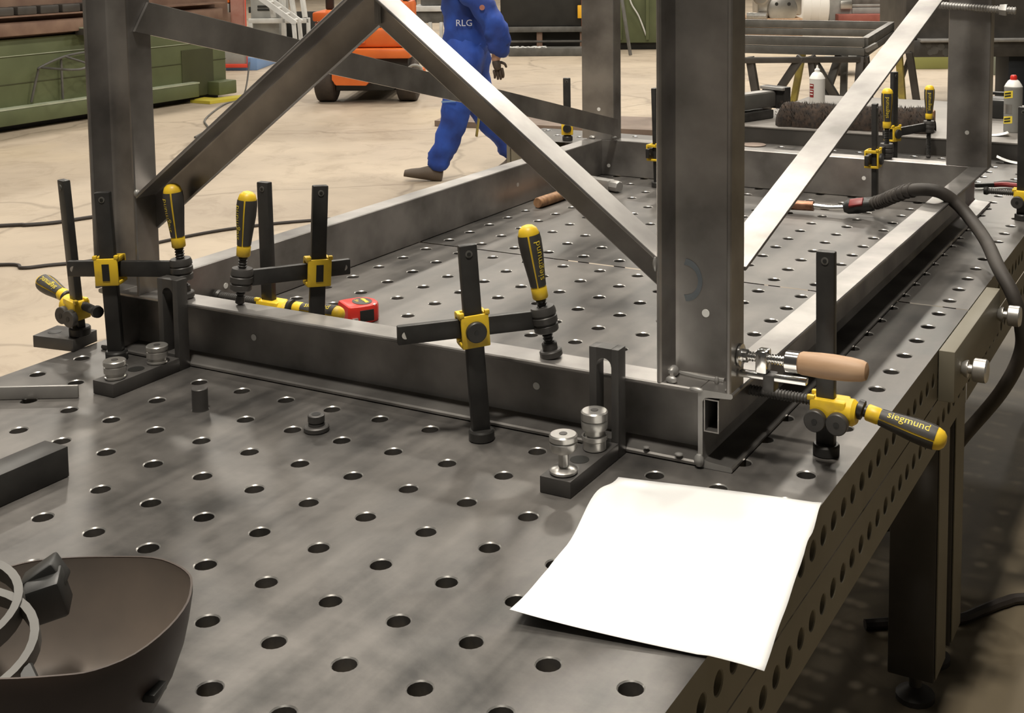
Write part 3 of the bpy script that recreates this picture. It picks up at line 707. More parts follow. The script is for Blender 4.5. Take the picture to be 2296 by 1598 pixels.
for i in range(900):
    u = random.random(); q = p0 + (p1 - p0) * (.01 + .98 * u); an = random.uniform(.1, 2.2)
    s = q + V((0, -.055 * math.cos(an), -.01 + .082 * math.sin(an))); d = V((random.uniform(-.3, .3), -math.cos(an), math.sin(an))).normalized() * random.uniform(.008, .018)
    e = V((.0012, 0, 0)); v = [hb.bm.verts.new(s - e), hb.bm.verts.new(s + e), hb.bm.verts.new(s + d)]; hb.bm.faces.new(v)
hb = hb.build('loose_bristles', 'bristle', t, recalc=False); hb['kind'] = 'stuff'
B().bar(p0 + V((.02, .09, .025)), p1 + V((-.02, .09, .025)), .05, .065, bev=.006).build('wooden_back', 'wood_dark', t)
def can(label, x, y, z, r, h, body, cap, m_cap):
    t = thing('spray_can', label, 'spray can', (x, y, z))
    bd = B().lathe((x, y, z), (0, 0, 1), [(0, r * .93), (.004, r), (h, r), (h + .003, r * 1.03), (h + .006, r * 1.0)], 28).build('can_body', body, t)
    B().lathe((x, y, z + h + .006), (0, 0, 1), [(0, r * .97), (.006, r * .9), (.02, r * .62), (.024, r * .45)], 24).build('shoulder', 'white', t)
    B().lathe((x, y, z + h + .03), (0, 0, 1), cap, 16).build('spray_nozzle', m_cap, t)
    return t, bd
def wrap(bd, x, y, r, a0, a1, z0, z1, m, name, skew=0.0):
    b = B(); b.grid(lambda u, v: (x + (r + .0006) * math.cos(a0 + (a1 - a0) * u), y + (r + .0006) * math.sin(a0 + (a1 - a0) * u), z0 + (z1 - z0) * v + skew * u), 8, 2)
    return b.build(name, m, bd, 60, recalc=False)
X_, Y_ = -.66, 4.25; va = math.atan2(-.9486 - Y_, .953 - X_)
t, bd = can('white spray can with red label standing behind the broom head', X_, Y_, TZ, .033, .13, 'white', [(0, .012), (.012, .0115), (.016, .006), (.03, .002)], 'white')
wrap(bd, X_, Y_, .033, va - 1.15, va - .45, TZ + .055, TZ + .088, 'dark_red', 'red_label'); wrap(bd, X_, Y_, .033, va - 1.15, va - .45, TZ + .092, TZ + .112, 'dark_red', 'red_label')
b = B()
for k, z in enumerate((.103, .078, .066)): b.grid(lambda u, v, z=z: (X_ + .0342 * math.cos(va - 1.05 + .5 * u), Y_ + .0342 * math.sin(va - 1.05 + .5 * u), TZ + z + .004 * v), 6, 1)
b.build('label_print', 'white', bd, recalc=False)
X_, Y_ = .187, 3.955; va = math.atan2(-.9486 - Y_, .953 - X_)
t, bd = can('grey spray can with yellow labels and a red nozzle on the back table', X_, Y_, TZ, .033, .165, 'grey_panel', [(0, .012), (.004, .013), (.014, .012), (.018, .009)], 'red_plastic')
for z in (.03, .125):
    wrap(bd, X_, Y_, .033, va - 1.3, va - .05, TZ + z, TZ + z + .027, 'letter_yellow', 'yellow_label', .006)
    b = B()
    for k in range(2): b.grid(lambda u, v, k=k: (X_ + .0342 * math.cos(va - 1.1 + .85 * u), Y_ + .0342 * math.sin(va - 1.1 + .85 * u), TZ + z + .005 + .010 * k + .0065 * v + .006 * u + .0008 * math.sin(40 * u)), 12, 1)
    b.build('label_print', 'letter_black', bd, recalc=False)
wrap(bd, X_, Y_, .033, va - 1.3, va - .1, TZ + .07, TZ + .105, 'silver', 'picture_label')
o = B().obox((-.40, 3.697, TZ + .022), (.02, .004, 0), (-.004, .012, 0), (0, 0, .021), .002).build('wood_block', 'pink'); tag(o, 'small pale pinkish block leaning in front of the broom head', 'block')
o = B().lathe((-.705, 3.60, .0005), (0, 0, 1), [(0, .045), (.003, .046), (.004, .044)], 24).build('grinding_disc', 'rust_plate'); tag(o, 'thin pale disc lying near the far edge of the second table', 'disc')
def scrap(label, c, a, w, h):
    c = V(c); a = V(a)
    b = B().grid(lambda u, v: c + a * (u - .5) + V((-a.y, a.x, 0)).normalized() * w * (v - .5) + V((0, 0, .001 + h * (2 * u - 1) ** 2)), 10, 3)
    o = b.build('paper_scrap', 'paper', recalc=False); tag(o, label, 'paper'); m_ = o.modifiers.new('thickness', 'SOLIDIFY'); m_.thickness = .0005; m_.offset = 1
scrap('curled white paper scrap on the back table in front of the grey spray can', (.135, 3.83, TZ), (.11, .03, 0), .05, .012)
scrap('white paper scrap behind the far beam right of the back right post', (.27, 3.62, 0), (.16, .02, 0), .05, .02)
t = thing('toolbox', 'low black toolbox on the back table beside the grey spray can', 'toolbox', (.05, 4.35, TZ))
B().box((-.02, 4.28, TZ), (.13, 4.42, TZ + .075), .006).build('case', 'black_plastic', t); B().bar((.0, 4.35, TZ + .095), (.11, 4.35, TZ + .095), .02, .012, bev=.004).build('carry_handle', 'black_plastic', t)
for q in (.0, .11): B().box((q - .006, 4.343, TZ + .0755), (q + .006, 4.357, TZ + .09)).build('handle_stub', 'black_plastic', t)
t = thing('pliers', 'dark pliers with a red grip lying past the far end of the right beam', 'pliers', (0.240, 3.120, 0))
B().bar((0.210, 3.090, .012), (0.270, 3.130, .012), .02, .014, bev=.004).build('jaws', 'black_oxide', t)
B().tube([(0.265, 3.122, .012), (0.300, 3.135, .014), (0.370, 3.130, .012)], .008, 8, 4).build('grip', 'dark_red', t)
B().tube([(0.265, 3.132, .012), (0.300, 3.162, .014), (0.370, 3.168, .012)], .008, 8, 4).build('grip', 'black_plastic', t)
# rod clamp at the top of the back right post
t = thing('rod_clamp', 'grey threaded rod clamp gripping the back right post near the picture top', 'clamp', (.26, 2.8, .58))
B().thread((.13, 2.795, .592), (.37, 2.795, .578), .011, .008).build('rod', 'steel', t)
B().lathe((.325, 2.795, .581), (1, 0, -.06), [(0, .016), (.012, .018), (.02, .018)], 6).build('wing_nut', 'steel', t)
B().bar((.312, 2.795, .585), (.312, 2.795, .75), .014, .014).build('jaw', 'steel', t)
# ------------------------------------------------------------------ cables on the floor
def cable(label, pts, r, m='cable', cat='cable'):
    o = B().tube([(x, y, FL + r + (z if z else 0)) for x, y, z in pts], r, 8, 8).build('cable', m); tag(o, label, cat); return o
cable('black cable lying across the floor left of the front left post', [(-6.2, 3.2, 0), (-5.423, 3.905, 0), (-5.301, 3.988, 0), (-5.194, 4.117, 0), (-5.1, 4.35, 0), (-4.9, 4.55, 0)], .011)
cable('wavy cable nearest the table on the floor at the left, reaching behind the left beam', [(-5.2, 2.8, 0), (-4.65, 3.305, 0), (-4.493, 3.312, 0), (-4.415, 3.408, 0), (-4.291, 3.567, 0), (-4.27, 3.8, 0), (-4.283, 3.996, 0), (-4.196, 4.342, 0), (-4.044, 4.613, 0), (-3.878, 4.808, 0), (-3.6, 5.1, 0)], .009)
cable('thin grey cord hanging from the end of the green machine onto the floor', [(-8.45, 9.32, .35), (-8.35, 9.1, .02), (-8.15, 8.6, 0), (-7.546, 7.724, 0), (-7.1, 7.3, 0), (-6.848, 6.887, 0)], .009, 'grey_dark', 'cord')
cable('dark cable under the right side of the table on the floor', [(.2, 1.9, 0), (.35, 2.0, 0), (.40, 2.03, 0), (.434, 2.085, 0), (.476, 2.15, 0), (.53, 2.2, 0), (.75, 2.3, 0)], .013)
# ------------------------------------------------------------------ green machine at the left
g = thing('green_machine', 'long green and brown machine along the left side of the hall', 'machine', (-9.2, 7.2, FL))
xf = -8.65
B().box((-10.2, 4.2, FL + .05), (xf, 9.18, -.05), .01).build('housing', 'green_paint', g)
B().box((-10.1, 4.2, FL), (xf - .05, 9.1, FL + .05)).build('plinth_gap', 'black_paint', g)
B().box((xf - .02, 4.2, FL + .06), (xf + .10, 8.68, -.655), .006).build('plinth', 'green_paint', g)
B().box((xf, 4.2, -.654), (xf + .102, 8.69, -.640)).build('step_ledge', 'ledge_green', g)  # plinth top in paler green, the light falling on it put into the colour
B().box((xf - .005, 8.55, FL + .06), (xf + .006, 8.99, -.31)).build('darker_panel', 'green_deep', g)  # upright strip in a darker green than the housing
B().box((xf + .0, 4.2, -.20), (xf + .008, 7.6, -.194)).build('trim_line', 'ledge_green', g)
B().box((xf + .0, 7.6, -.25), (xf + .008, 9.18, -.244)).build('trim_line', 'ledge_green', g)
B().box((xf, 4.2, -.445), (xf + .006, 9.18, -.440)).build('trim_line', 'green_deep', g)
B().box((xf, 8.9, -.80), (xf + .16, 9.16, -.66), .01).build('corner_box', 'green_paint', g)
B().box((-10.2, 4.2, -.049), (xf - .05, 9.3, .9), .02).build('upper_beam', 'rust_metal', g)
B().box((xf - .05, 4.2, -.02), (xf + .06, 9.1, .10), .008).build('lower_rail', 'rust_metal', g)
B().box((xf - .05, 4.2, .145), (xf + .1, 9.1, .16)).build('upper_ledge', 'rust_metal', g)
for i in range(10):
    yy = 5.4 + i * .235; B().box((xf - .04, yy, .161), (xf + .10, yy + .2, .235), .012).build('clamp_block', 'dark_steel', g)
B().box((xf, 7.25, -.06), (xf + .12, 7.55, .0), .008).build('corner_bracket', 'dark_steel', g)
B().box((xf, 7.25, .001), (xf + .13, 7.56, .012)).build('bracket_cap', 'ledge_green', g)
# bent tube stand in front of it
t = thing('tube_stand', 'thin bent tube stand hooked on the ledge of the green machine', 'stand', (-8.5, 7.1, -.64))
q = [(xf + .03, 6.72, -.62), (xf + .06, 6.78, -.36), (xf + .08, 6.80, -.31), (xf + .06, 7.08, -.24), (xf + .05, 7.35, -.22), (xf + .05, 7.55, -.22)]
B().tube(q, .011, 8, 5).build('tube', 'grey_dark', t)
B().tube([(xf + .08, 6.80, -.315), (xf + .32, 6.95, -.34), (xf + .34, 7.1, -.32), (xf + .06, 7.55, -.26)], .011, 8, 5).build('tube', 'grey_dark', t)
B().tube([(xf + .06, 7.08, -.24), (xf + .15, 7.3, -.34), (xf + .05, 7.5, -.45)], .010, 8, 4).build('tube', 'grey_dark', t)
B().tube([(xf + .03, 7.06, -.25), (xf + .03, 7.06, -.63)], .011, 8, 2).build('tube', 'grey_dark', t)
t = thing('floor_strap', 'yellow strap lying on the floor at the end of the green machine', 'strap', (-8.45, 9.0, FL))
B().prism([(-8.62, 8.62), (-8.35, 8.62), (-8.25, 9.35), (-8.40, 9.4), (-8.50, 8.86), (-8.66, 8.86)], (0, 0, FL + .001), (1, 0, 0), (0, 1, 0), (0, 0, .03)).build('webbing', 'yellow_strap', t)

# ------------------------------------------------------------------ background machines (local axes: s to the right, t away)
SR = V((math.cos(_yaw), math.sin(_yaw), 0)); SF = V((-math.sin(_yaw), math.cos(_yaw), 0))
BG = {}
BG['enclosure']=((-10.41, 11.338),[
 ('base','blue_paint',-0.222,0.182,0.0,1.2,-0.85,-0.688),
 ('lower_panel','grey_panel',-0.262,0.064,-0.02,0.1,-0.805,-0.551),
 ('trim','red_paint',0.064,0.07,-0.05,-0.02,-0.81,0.387),
 ('trim','red_paint',-0.253,0.07,-0.05,-0.02,-0.81,-0.762),
 ('trim','red_paint',-0.551,-0.53,-0.05,-0.02,-0.106,0.391),
 ('slat_panel','orange_paint',-0.52,-0.14,-0.03,0.1,0.016,0.165),
 ('slat_panel','grey_panel',-0.525,-0.145,-0.03,0.1,-0.109,0.007),
 ('side_panel','dull_red',-0.127,0.042,-0.03,0.1,-0.292,0.388),
 ('motor_housing','rust_metal',-0.399,-0.123,-0.04,0.3,-0.291,-0.107),
 ('back_panel','grey_panel',-0.551,0.024,0.1,0.14,-0.804,0.391),
])
BG['locker']=((-9.632, 9.943),[
 ('post','pale_green',-0.285,-0.229,0,0.06,-0.006,0.279),
 ('cabinet','dark_green',-0.219,-0.107,0.05,0.5,-0.85,0.279),
])
BG['rack']=((-11.489, 13.489),[
 ('cabinet','grey_panel',-0.581,-0.165,0.1,0.7,-0.85,0.132),
 ('opening','black_paint',-0.177,0.304,0.45,0.5,-0.85,-0.261),
 ('top_rail','white_paint',-0.596,0.3,0,0.06,-0.407,-0.336),
 ('upright','white_paint',-0.598,-0.533,0,0.06,-0.85,-0.388),
 ('upright','white_paint',-0.115,-0.05,0,0.06,-0.85,0.064),
 ('upright','white_paint',0.25,0.302,0,0.06,-0.85,-0.329),
 ('vent','black_paint',-0.479,-0.285,0.09,0.12,-0.182,-0.148),
 ('vent','black_paint',-0.481,-0.287,0.09,0.12,-0.227,-0.194),
 ('vent','black_paint',-0.61,-0.581,0.09,0.12,-0.258,-0.167),
])
BG['ladder']=((-11.651, 13.58),[
 ('x','white_paint',-0.138,-0.077,0,0.05,-0.139,-0.007),
])
BG['bench']=((-9.998, 14.516),[
 ('top','white_paint',-0.019,0.42,0,0.6,-0.264,-0.182),
 ('shelf','grey_dark',-0.087,0.417,0.05,0.5,-0.436,-0.274),
 ('leg','white_paint',0.207,0.259,0,0.06,-0.85,-0.421),
 ('leg','white_paint',0.371,0.418,0,0.06,-0.85,-0.422),
 ('lathe_body','black_paint',-0.57,-0.041,0.1,0.6,-0.288,0.177),
 ('tool_rack','grey_dark',0.087,0.409,0.1,0.3,-0.172,0.172),
])
BG['skip_black']=((-8.231, 15.018),[
 ('body','black_paint',-0.497,0.845,0.0,2.2,-0.466,0.69),
 ('rail','grey_dark',-0.513,0.844,-0.06,0.1,-0.55,-0.47),
 ('lower_rail','grey_dark',-0.516,0.843,-0.03,0.03,-0.7,-0.671),
 ('leg','rust_metal',0.023,0.107,-0.02,0.1,-0.85,-0.545),
 ('leg','rust_metal',0.65,0.728,-0.02,0.1,-0.85,-0.549),
 ('underside','black_paint',-0.514,0.844,0.25,2.0,-0.85,-0.541),
 ('tag','yellow_tag',0.621,0.704,-0.1,-0.06,-0.349,-0.161),
 ('chain','orange_paint',0.675,0.709,-0.05,-0.03,-0.543,0.168),
])
BG['scrap']=((-7.949, 14.526),[
 ('strip','grey_dark',-0.375,0.818,-0.02,0.25,-0.85,-0.734),
])
BG['skip_green']=((-6.985, 16.023),[
 ('body','green_paint',-0.517,0.791,0,2,-0.743,0.872),
 ('base','black_paint',-0.527,0.791,0.1,1.9,-0.85,-0.734),
])
BG['bar']=((-6.721, 15.046),[
 ('bar','grey_dark',-0.11,0.025,0,0.05,-0.85,-0.186),
])
BG['flange']=((-5.735, 18.505),[
 ('x','silver',-0.498,0.391,0,1,-0.494,0.012),
])
BG['cyl']=((-6.104, 21.701),[
 ('x','white_paint',-0.253,0.245,0,1,-0.728,-0.191),
])
BG['cab']=((-5.745, 22.495),[
 ('cabinet','grey_panel',-0.337,0.082,0,0.7,-0.85,-0.05),
 ('handle','silver',-0.148,0.072,-0.08,-0.02,-0.556,-0.403),
 ('drawer','grey_dark',0.085,1.069,0,0.7,-0.462,-0.304),
 ('drawer','grey_panel',0.087,1.07,0,0.7,-0.521,-0.464),
 ('drawer','grey_panel',0.088,1.072,0,0.7,-0.647,-0.531),
 ('red_beam','red_oxide',-0.23,1.108,-0.3,0.4,-0.799,-0.646),
 ('plinth','grey_dark',-0.169,1.075,0,0.6,-0.85,-0.79),
])
BG['machine_r']=((-1.425, 11.156),[
 ('bed','dark_steel',-0.489,1.112,0.1,1.2,-0.176,0.699),
 ('ledge','steel',-0.382,1.112,-0.05,0.1,-0.193,-0.166),
 ('lower_beam','dark_steel',-0.432,1.116,0,0.9,-0.335,-0.182),
])
BG['olive']=((-2.555, 14.915),[
 ('panel','olive',-0.225,0.273,0,0.1,-0.85,-0.654),
])
BG['gpanel']=((-1.593, 14.598),[
 ('panel','grey_green',-0.138,0.111,0,0.1,-0.85,-0.621),
])
BG['column']=((-0.842, 11.025),[
 ('column','navy',-0.091,0.147,0,0.4,-0.85,-0.291),
])
BG['dolly']=((-3.317, 13.739),[
 ('deck','grey_panel',-0.103,0.316,0,0.5,-0.693,-0.658),
])
def bp(ref, s, tt, z): return V((ref[0], ref[1], 0)) + SR * s + SF * tt + V((0, 0, z))
def bbox(b, ref, s0, s1, t0, t1, z0, z1, bev=.008):
    return b.obox(bp(ref, (s0 + s1) / 2, (t0 + t1) / 2, (z0 + z1) / 2), SR * (s1 - s0) / 2, SF * (t1 - t0) / 2, V((0, 0, (z1 - z0) / 2)), min(bev, .2 * min(s1 - s0, t1 - t0, z1 - z0)))
def bgthing(key, name, label, cat):
    ref, parts = BG[key]; t = thing(name, label, cat, (ref[0], ref[1], FL))
    for nm, m, s0, s1, t0, t1, z0, z1 in parts: bbox(B(), ref, s0, s1, t0, t1, z0, z1).build(nm, m, t)
    return t, ref
bgthing('enclosure', 'red_framed_machine', 'red framed machine with blue base behind the green machine', 'machine')
t, ref = bgthing('locker', 'tool_locker', 'dark green locker with pale green post at the far end of the green machine', 'locker')
for k in range(3): bbox(B(), ref, -.283, -.231, -.012, -.001, .03 + k * .08, .09 + k * .08).build('slot_plate', 'pale_green', t)
t, ref = bgthing('rack', 'equipment_rack', 'grey equipment cabinet with white frame rack and dark opening', 'cabinet')
t = thing('ladder', 'white aluminium ladder leaning on the equipment rack', 'ladder', (-11.2, 12.7, FL)); ref = (-11.2, 12.7)
for dt in (0, .34):
    B().bar(bp(ref, -.16, dt, .06), bp(ref, .40, dt, -.36), .05, .07).build('rail', 'white_paint', t)
for k in range(5):
    f = (k + .5) / 5; B().cyl(bp(ref, -.16 + .56 * f, .0, .06 - .42 * f), bp(ref, -.16 + .56 * f, .34, .06 - .42 * f), .018).build('rung', 'white_paint', t)
for dt in (0, .34): B().bar(bp(ref, .37, dt, -.36), bp(ref, .40, dt, FL), .05, .05).build('rail', 'white_paint', t)
for k in range(4):
    B().bar(bp(ref, -.16 + .16 * k, .5, .55), bp(ref, -.02 + .15 * k, .45, -.3), .06, .05).build('slat', 'white_paint', t)
bgthing('bench', 'work_bench', 'pale work bench carrying dark tools behind the worker in blue', 'bench')
t, ref = bgthing('skip_black', 'black_container', 'large black container on rust-red legs behind the worker', 'container')
t, ref = bgthing('scrap', 'scrap_strip', 'grey strip of offcuts and scrap along the foot of the black container', 'scrap')
b = B()
for i in range(60): b.ball(bp(ref, random.uniform(-.38, .16), random.uniform(-.02, .2), -.73), random.uniform(.008, .022), (1.5, 1, .5), 6)
o = b.build('metal_chips', 'white_paint', t); o['kind'] = 'stuff'
t, ref = bgthing('skip_green', 'green_skip', 'green scrap skip seen between the two posts', 'skip')
B().tube([bp(ref, -.22, -.03, .05), bp(ref, -.16, -.05, -.16), bp(ref, -.05, -.04, -.35), bp(ref, .06, -.03, -.64), bp(ref, .08, -.03, -.70)], .012, 8, 5).build('hanging_cord', 'white_paint', t)
for k in range(3): bbox(B(), ref, -.35 + .4 * k, -.30 + .4 * k, -.05, -.001, -.70, .8).build('rib', 'green_paint', t)
ref = BG['bar'][0]
o = B().bar(bp(ref, -.12, .15, .05), bp(ref, .01, 0, FL + .012), .06, .03, up=(1, 0, 0), bev=.005).build('leaning_bar', 'grey_dark'); tag(o, 'dark bar leaning against the green skip', 'bar')
# flat rusty plate on the floor beyond the small table
o = B().prism([(-5.4, 8.3), (-3.2, 8.62), (-3.3, 9.35), (-5.6, 9.0)], (0, 0, FL + .001), (1, 0, 0), (0, 1, 0), (0, 0, .05)).build('steel_plate', 'rust_plate'); tag(o, 'brown steel plate lying flat on the floor beside the back left post', 'plate')
# orange forklift seen from behind
ref = (-6.9, 9.3); fk = thing('forklift', 'orange forklift truck parked on the floor behind the braces', 'forklift', (-6.9, 9.3, FL))
def fb_(nm, m, s0, s1, t0, t1, z0, z1, bev=.02): return bbox(B(), ref, s0, s1, t0, t1, z0, z1, bev).build(nm, m, fk)
for s0 in (-.55, .28):
    w = B().lathe(bp(ref, s0, .25, FL + .215), SR, [(0, .17), (.015, .205), (.03, .215), (.18, .215), (.195, .205), (.21, .17)], 28).build('tyre', 'rubber', fk)
    B().lathe(bp(ref, s0 - .004, .25, FL + .215), SR, [(0, .1), (.218, .1)], 18).build('wheel_hub', 'orange_paint', w)
fb_('chassis', 'black_paint', -.34, .27, .1, 1.7, FL + .12, -.56)
fb_('lower_body', 'orange_paint', -.33, .02, -.02, .5, -.655, -.50)
B().prism([(-.34, -.60), (-.30, -.655), (.0, -.66), (.05, -.60), (.05, -.5), (-.34, -.5)], bp(ref, 0, -.04, 0), SR, V((0, 0, 1)), SF * .05).build('rear_skirt', 'orange_paint', fk)
fb_('bumper', 'orange_paint', -.16, .46, -.10, .4, -.385, -.285, .03)
fb_('counterweight', 'orange_paint', -.12, .42, -.02, .8, -.28, -.09, .03)
fb_('hood', 'orange_paint', -.10, .38, .1, 1.0, -.085, .16, .04)
fb_('hood_seam', 'red_oxide', -.105, .385, .07, .09, -.13, -.112, .004)
fb_('latch', 'orange_paint', -.10, .0, -.04, -.02, -.235, -.215, .003)
fb_('tow_frame', 'black_paint', -.33, .42, .02, .5, -.50, -.386)
fb_('fender', 'orange_paint', -.54, -.32, .05, .6, -.02, .075, .02)
fb_('side_box', 'dull_red', -.53, -.33, .1, .6, -.20, -.03)
fb_('roof_post', 'black_paint', -.5, -.42, .5, .58, .076, 1.3); fb_('roof_post', 'black_paint', .3, .38, .5, .58, .161, 1.3)
fb_('overhead_guard', 'black_paint', -.52, .4, .4, 1.5, 1.3, 1.36)
fb_('seat', 'black_plastic', -.2, .2, .9, 1.3, .161, .55, .05)
B().tube([bp(ref, .42, -.06, -.56), bp(ref, .44, -.09, -.48), bp(ref, .50, -.1, -.45), bp(ref, .56, -.09, -.48), bp(ref, .575, -.06, -.58)], .014, 8, 5).build('hitch_ring', 'grey_panel', fk)
fb_('side_reflector', 'orange_paint', .555, .585, -.06, .1, -.56, -.49, .003)
# steel frame on trestles
ref = (-1.7, 8.838); t = thing('trestle_frame', 'rectangular grey steel frame resting on dark trestles at the back right', 'frame', (-2.3, 9.6, FL))
Pf = [V((-3.3, 8.66, 0)), V((-1.70, 8.838, 0)), V((-1.98, 10.78, 0)), V((-3.58, 10.6, 0))]
for i in range(4):
    a_, c_ = Pf[i], Pf[(i + 1) % 4]
    B().bar(a_ - V((0, 0, .035)), c_ - V((0, 0, .035)), .05, .068, bev=.004).build('frame_rail', 'grey_dark', t)
    B().bar(a_ - V((0, 0, .106)), c_ - V((0, 0, .106)), .05, .064, bev=.004).build('frame_rail', 'grey_dark', t)
    B().bar(a_ + V((0, 0, .003)), c_ + V((0, 0, .003)), .05, .005).build('top_edge', 'steel', t)
def leg(p0, p1, m='dark_steel', w=.06): B().bar(bp(ref, *p0), bp(ref, *p1), w, .05, up=(0, 1, 0), bev=.003).build('trestle_leg', m, t)
leg((-.90, .02, -.14), (-.78, .0, FL)); leg((-.50, .0, -.14), (-.92, .2, FL)); leg((-.44, .3, -.14), (-.56, .32, FL), 'yellow_old', .05)
leg((-.42, .02, -.14), (-.33, .02, FL), 'dark_steel', .05); leg((-.42, .02, -.14), (.02, .05, FL)); leg((-.18, .1, -.14), (-.42, .1, FL)); leg((-.10, .3, -.14), (-.11, .3, FL), 'grey_dark', .05); leg((-.03, .0, -.14), (-.08, .0, FL), 'dark_steel'); leg((.0, .0, -.14), (.12, .2, FL))
B().bar(bp(ref, -1.0, .0, -.165), bp(ref, .0, .0, -.165), .05, .045, bev=.003).build('trestle_beam', 'dark_steel', t)
B().bar(bp(ref, .0, -.04, -.09), bp(ref, .09, .0, -.05), .03, .035).build('end_bracket', 'steel', t)
# shiny flanged part, white drum, cabinets
ref = BG['flange'][0]; t = thing('flanged_part', 'shiny machined flange and block standing behind the trestle frame', 'machine part', (ref[0], ref[1], FL))
bbox(B(), ref, -.32, .39, .1, .8, -.46, .02, .03).build('block', 'silver', t)
B().lathe(bp(ref, .07, .08, -.36), -SF, [(0, .24), (.06, .24), (.07, .22)], 28).build('flange', 'silver', t)
for s in (-.03, .17): B().lathe(bp(ref, s, .008, -.27), -SF, [(0, .028), (.004, .028)], 14).build('bolt_hole', 'black_plastic', t)
B().lathe(bp(ref, -.3, .0, -.15), -SF, [(0, .13), (.12, .13), (.14, .1)], 20).build('pipe_stub', 'silver', t)
B().cyl(bp(ref, -.5, .0, -.46), bp(ref, -.2, -.1, -.46), .06).build('shaft', 'bright_steel', t)
bbox(B(), ref, -.5, .39, .0, 1.0, FL, -.5).build('pallet', 'wood', t)
ref = BG['cyl'][0]; t = thing('white_drum', 'white ribbed drum lying between the flange and the grey cabinet', 'drum', (ref[0], ref[1], FL))
B().lathe(bp(ref, -.25, .4, -.45), SR, [(0, .38), (.02, .4), (.16, .4), (.17, .39), (.32, .39), (.33, .4), (.48, .4), (.5, .38)], 28).build('shell', 'white', t)
bbox(B(), ref, -.2, .2, .2, .6, FL, -.8).build('cradle', 'grey_dark', t)
bgthing('cab', 'tool_cabinet', 'grey tool cabinet with drawers above a red beam at the back', 'cabinet')
t, ref = bgthing('machine_r', 'heavy_machine', 'heavy dark steel machine bed behind the back right post', 'machine')
for s0, s1, m in ((-.45, -.36, 'dark_steel'), (-.55, -.50, 'yellow_old')):
    B().bar(bp(ref, s0, .1, -.3), bp(ref, s1 if m == 'dark_steel' else s1, .1, FL), .06, .06, up=(0, 1, 0)).build('leg', m, t)
B().bar(bp(ref, -.43, .12, -.3), bp(ref, -.56, .3, FL), .035, .05, up=(0, 1, 0)).build('leg', 'dark_steel', t)
bbox(B(), ref, 1.0, 1.1, .1, .7, FL, -.335).build('leg', 'dark_steel', t); bbox(B(), ref, .49, .75, .1, .5, FL, -.336).build('leg', 'navy', t)
for (s, z, r) in ((-.30, -.22, .03), (-.24, -.27, .04), (-.18, -.24, .035), (-.28, -.29, .03), (-.13, -.29, .04), (.33, -.22, .03)): B().lathe(bp(ref, s, -.001, z), -SF + V((0, 0, .02)), [(0, r), (.002, r)], 7).build('flaked_patch', 'grey_dark', t)
bgthing('olive', 'olive_screen', 'low olive screen standing on the floor beyond the machine bed', 'screen')
bgthing('gpanel', 'grey_screen', 'low grey-green screen right of the back right post', 'screen')
t, ref = bgthing('dolly', 'dolly', 'small wheeled dolly seen under the trestle frame', 'dolly')
for s in (-.03, .25):
    B().lathe(bp(ref, s, .05, FL + .075), SR, [(0, .06), (.008, .075), (.032, .075), (.04, .06)], 18).build('caster_wheel', 'rubber', t)
    bbox(B(), ref, s - .02, s + .06, .03, .07, FL + .12, -.694).build('caster_fork', 'grey_dark', t)
# ------------------------------------------------------------------ worker walking left
W0 = V((-3.85, 6.35, 0)); WS = -SR; WT = V((SF.x, SF.y, 0)) * -1     # s forward (left), l towards the camera
def wp(s, l, z): return W0 + WS * s + WT * l + V((0, 0, z))
pw = thing('person', 'person in blue work coveralls walking left across the hall floor behind the frame', 'person', wp(0, 0, FL))
HZ = .06
bv = [wp(-.06, 0, HZ), wp(-.05, 0, .30), wp(-.03, 0, .50), wp(-.01, 0, .60), wp(.01, 0, .68),
      wp(-.05, .19, .52), wp(-.305, .245, .17), wp(-.265, .228, -.04), wp(-.05, -.19, .52), wp(-.01, -.25, .19), wp(.02, -.22, .0),
      wp(-.05, .10, .0), wp(.02, .11, -.42), wp(.17, .11, -.76), wp(-.07, -.10, .0), wp(-.14, -.10, -.40), wp(-.40, -.10, -.70)]
be = [(0, 1), (1, 2), (2, 3), (3, 4), (2, 5), (5, 6), (6, 7), (2, 8), (8, 9), (9, 10), (0, 11), (11, 12), (12, 13), (0, 14), (14, 15), (15, 16)]
skin_mesh(bv, be, [.09, .09, .10, .06, .055, .06, .045, .03, .06, .045, .03, .075, .06, .04, .075, .06, .04]).build('body', 'skin', pw, 80)
b = B(); b.ball(wp(.04, 0, .80), .1, (1, 1, 1.25), 20); b.ball(wp(.145, 0, .79), .018, (1, 1, 1.3), 8); b.ball(wp(.03, .092, .79), .025, (.7, .4, 1.2), 8); b.ball(wp(.03, -.092, .79), .025, (.7, .4, 1.2), 8); b.ball(wp(.10, 0, .71), .04, (1, 1, .8), 10)
hd = b.build('head', 'skin', pw, 80)
for l in (.035, -.035): B().ball(wp(.128, l, .815), .011, (1, 1, .8), 8).build('eye', 'white', hd)
B().ball(wp(.135, 0, .745), .018, (.5, 1.2, .3), 8).build('mouth', 'dark_red', hd)
b = B(); b.ball(wp(.015, 0, .835), .112, (1, 1, 1.1), 18); b.build('hair', 'hair', pw, 80)
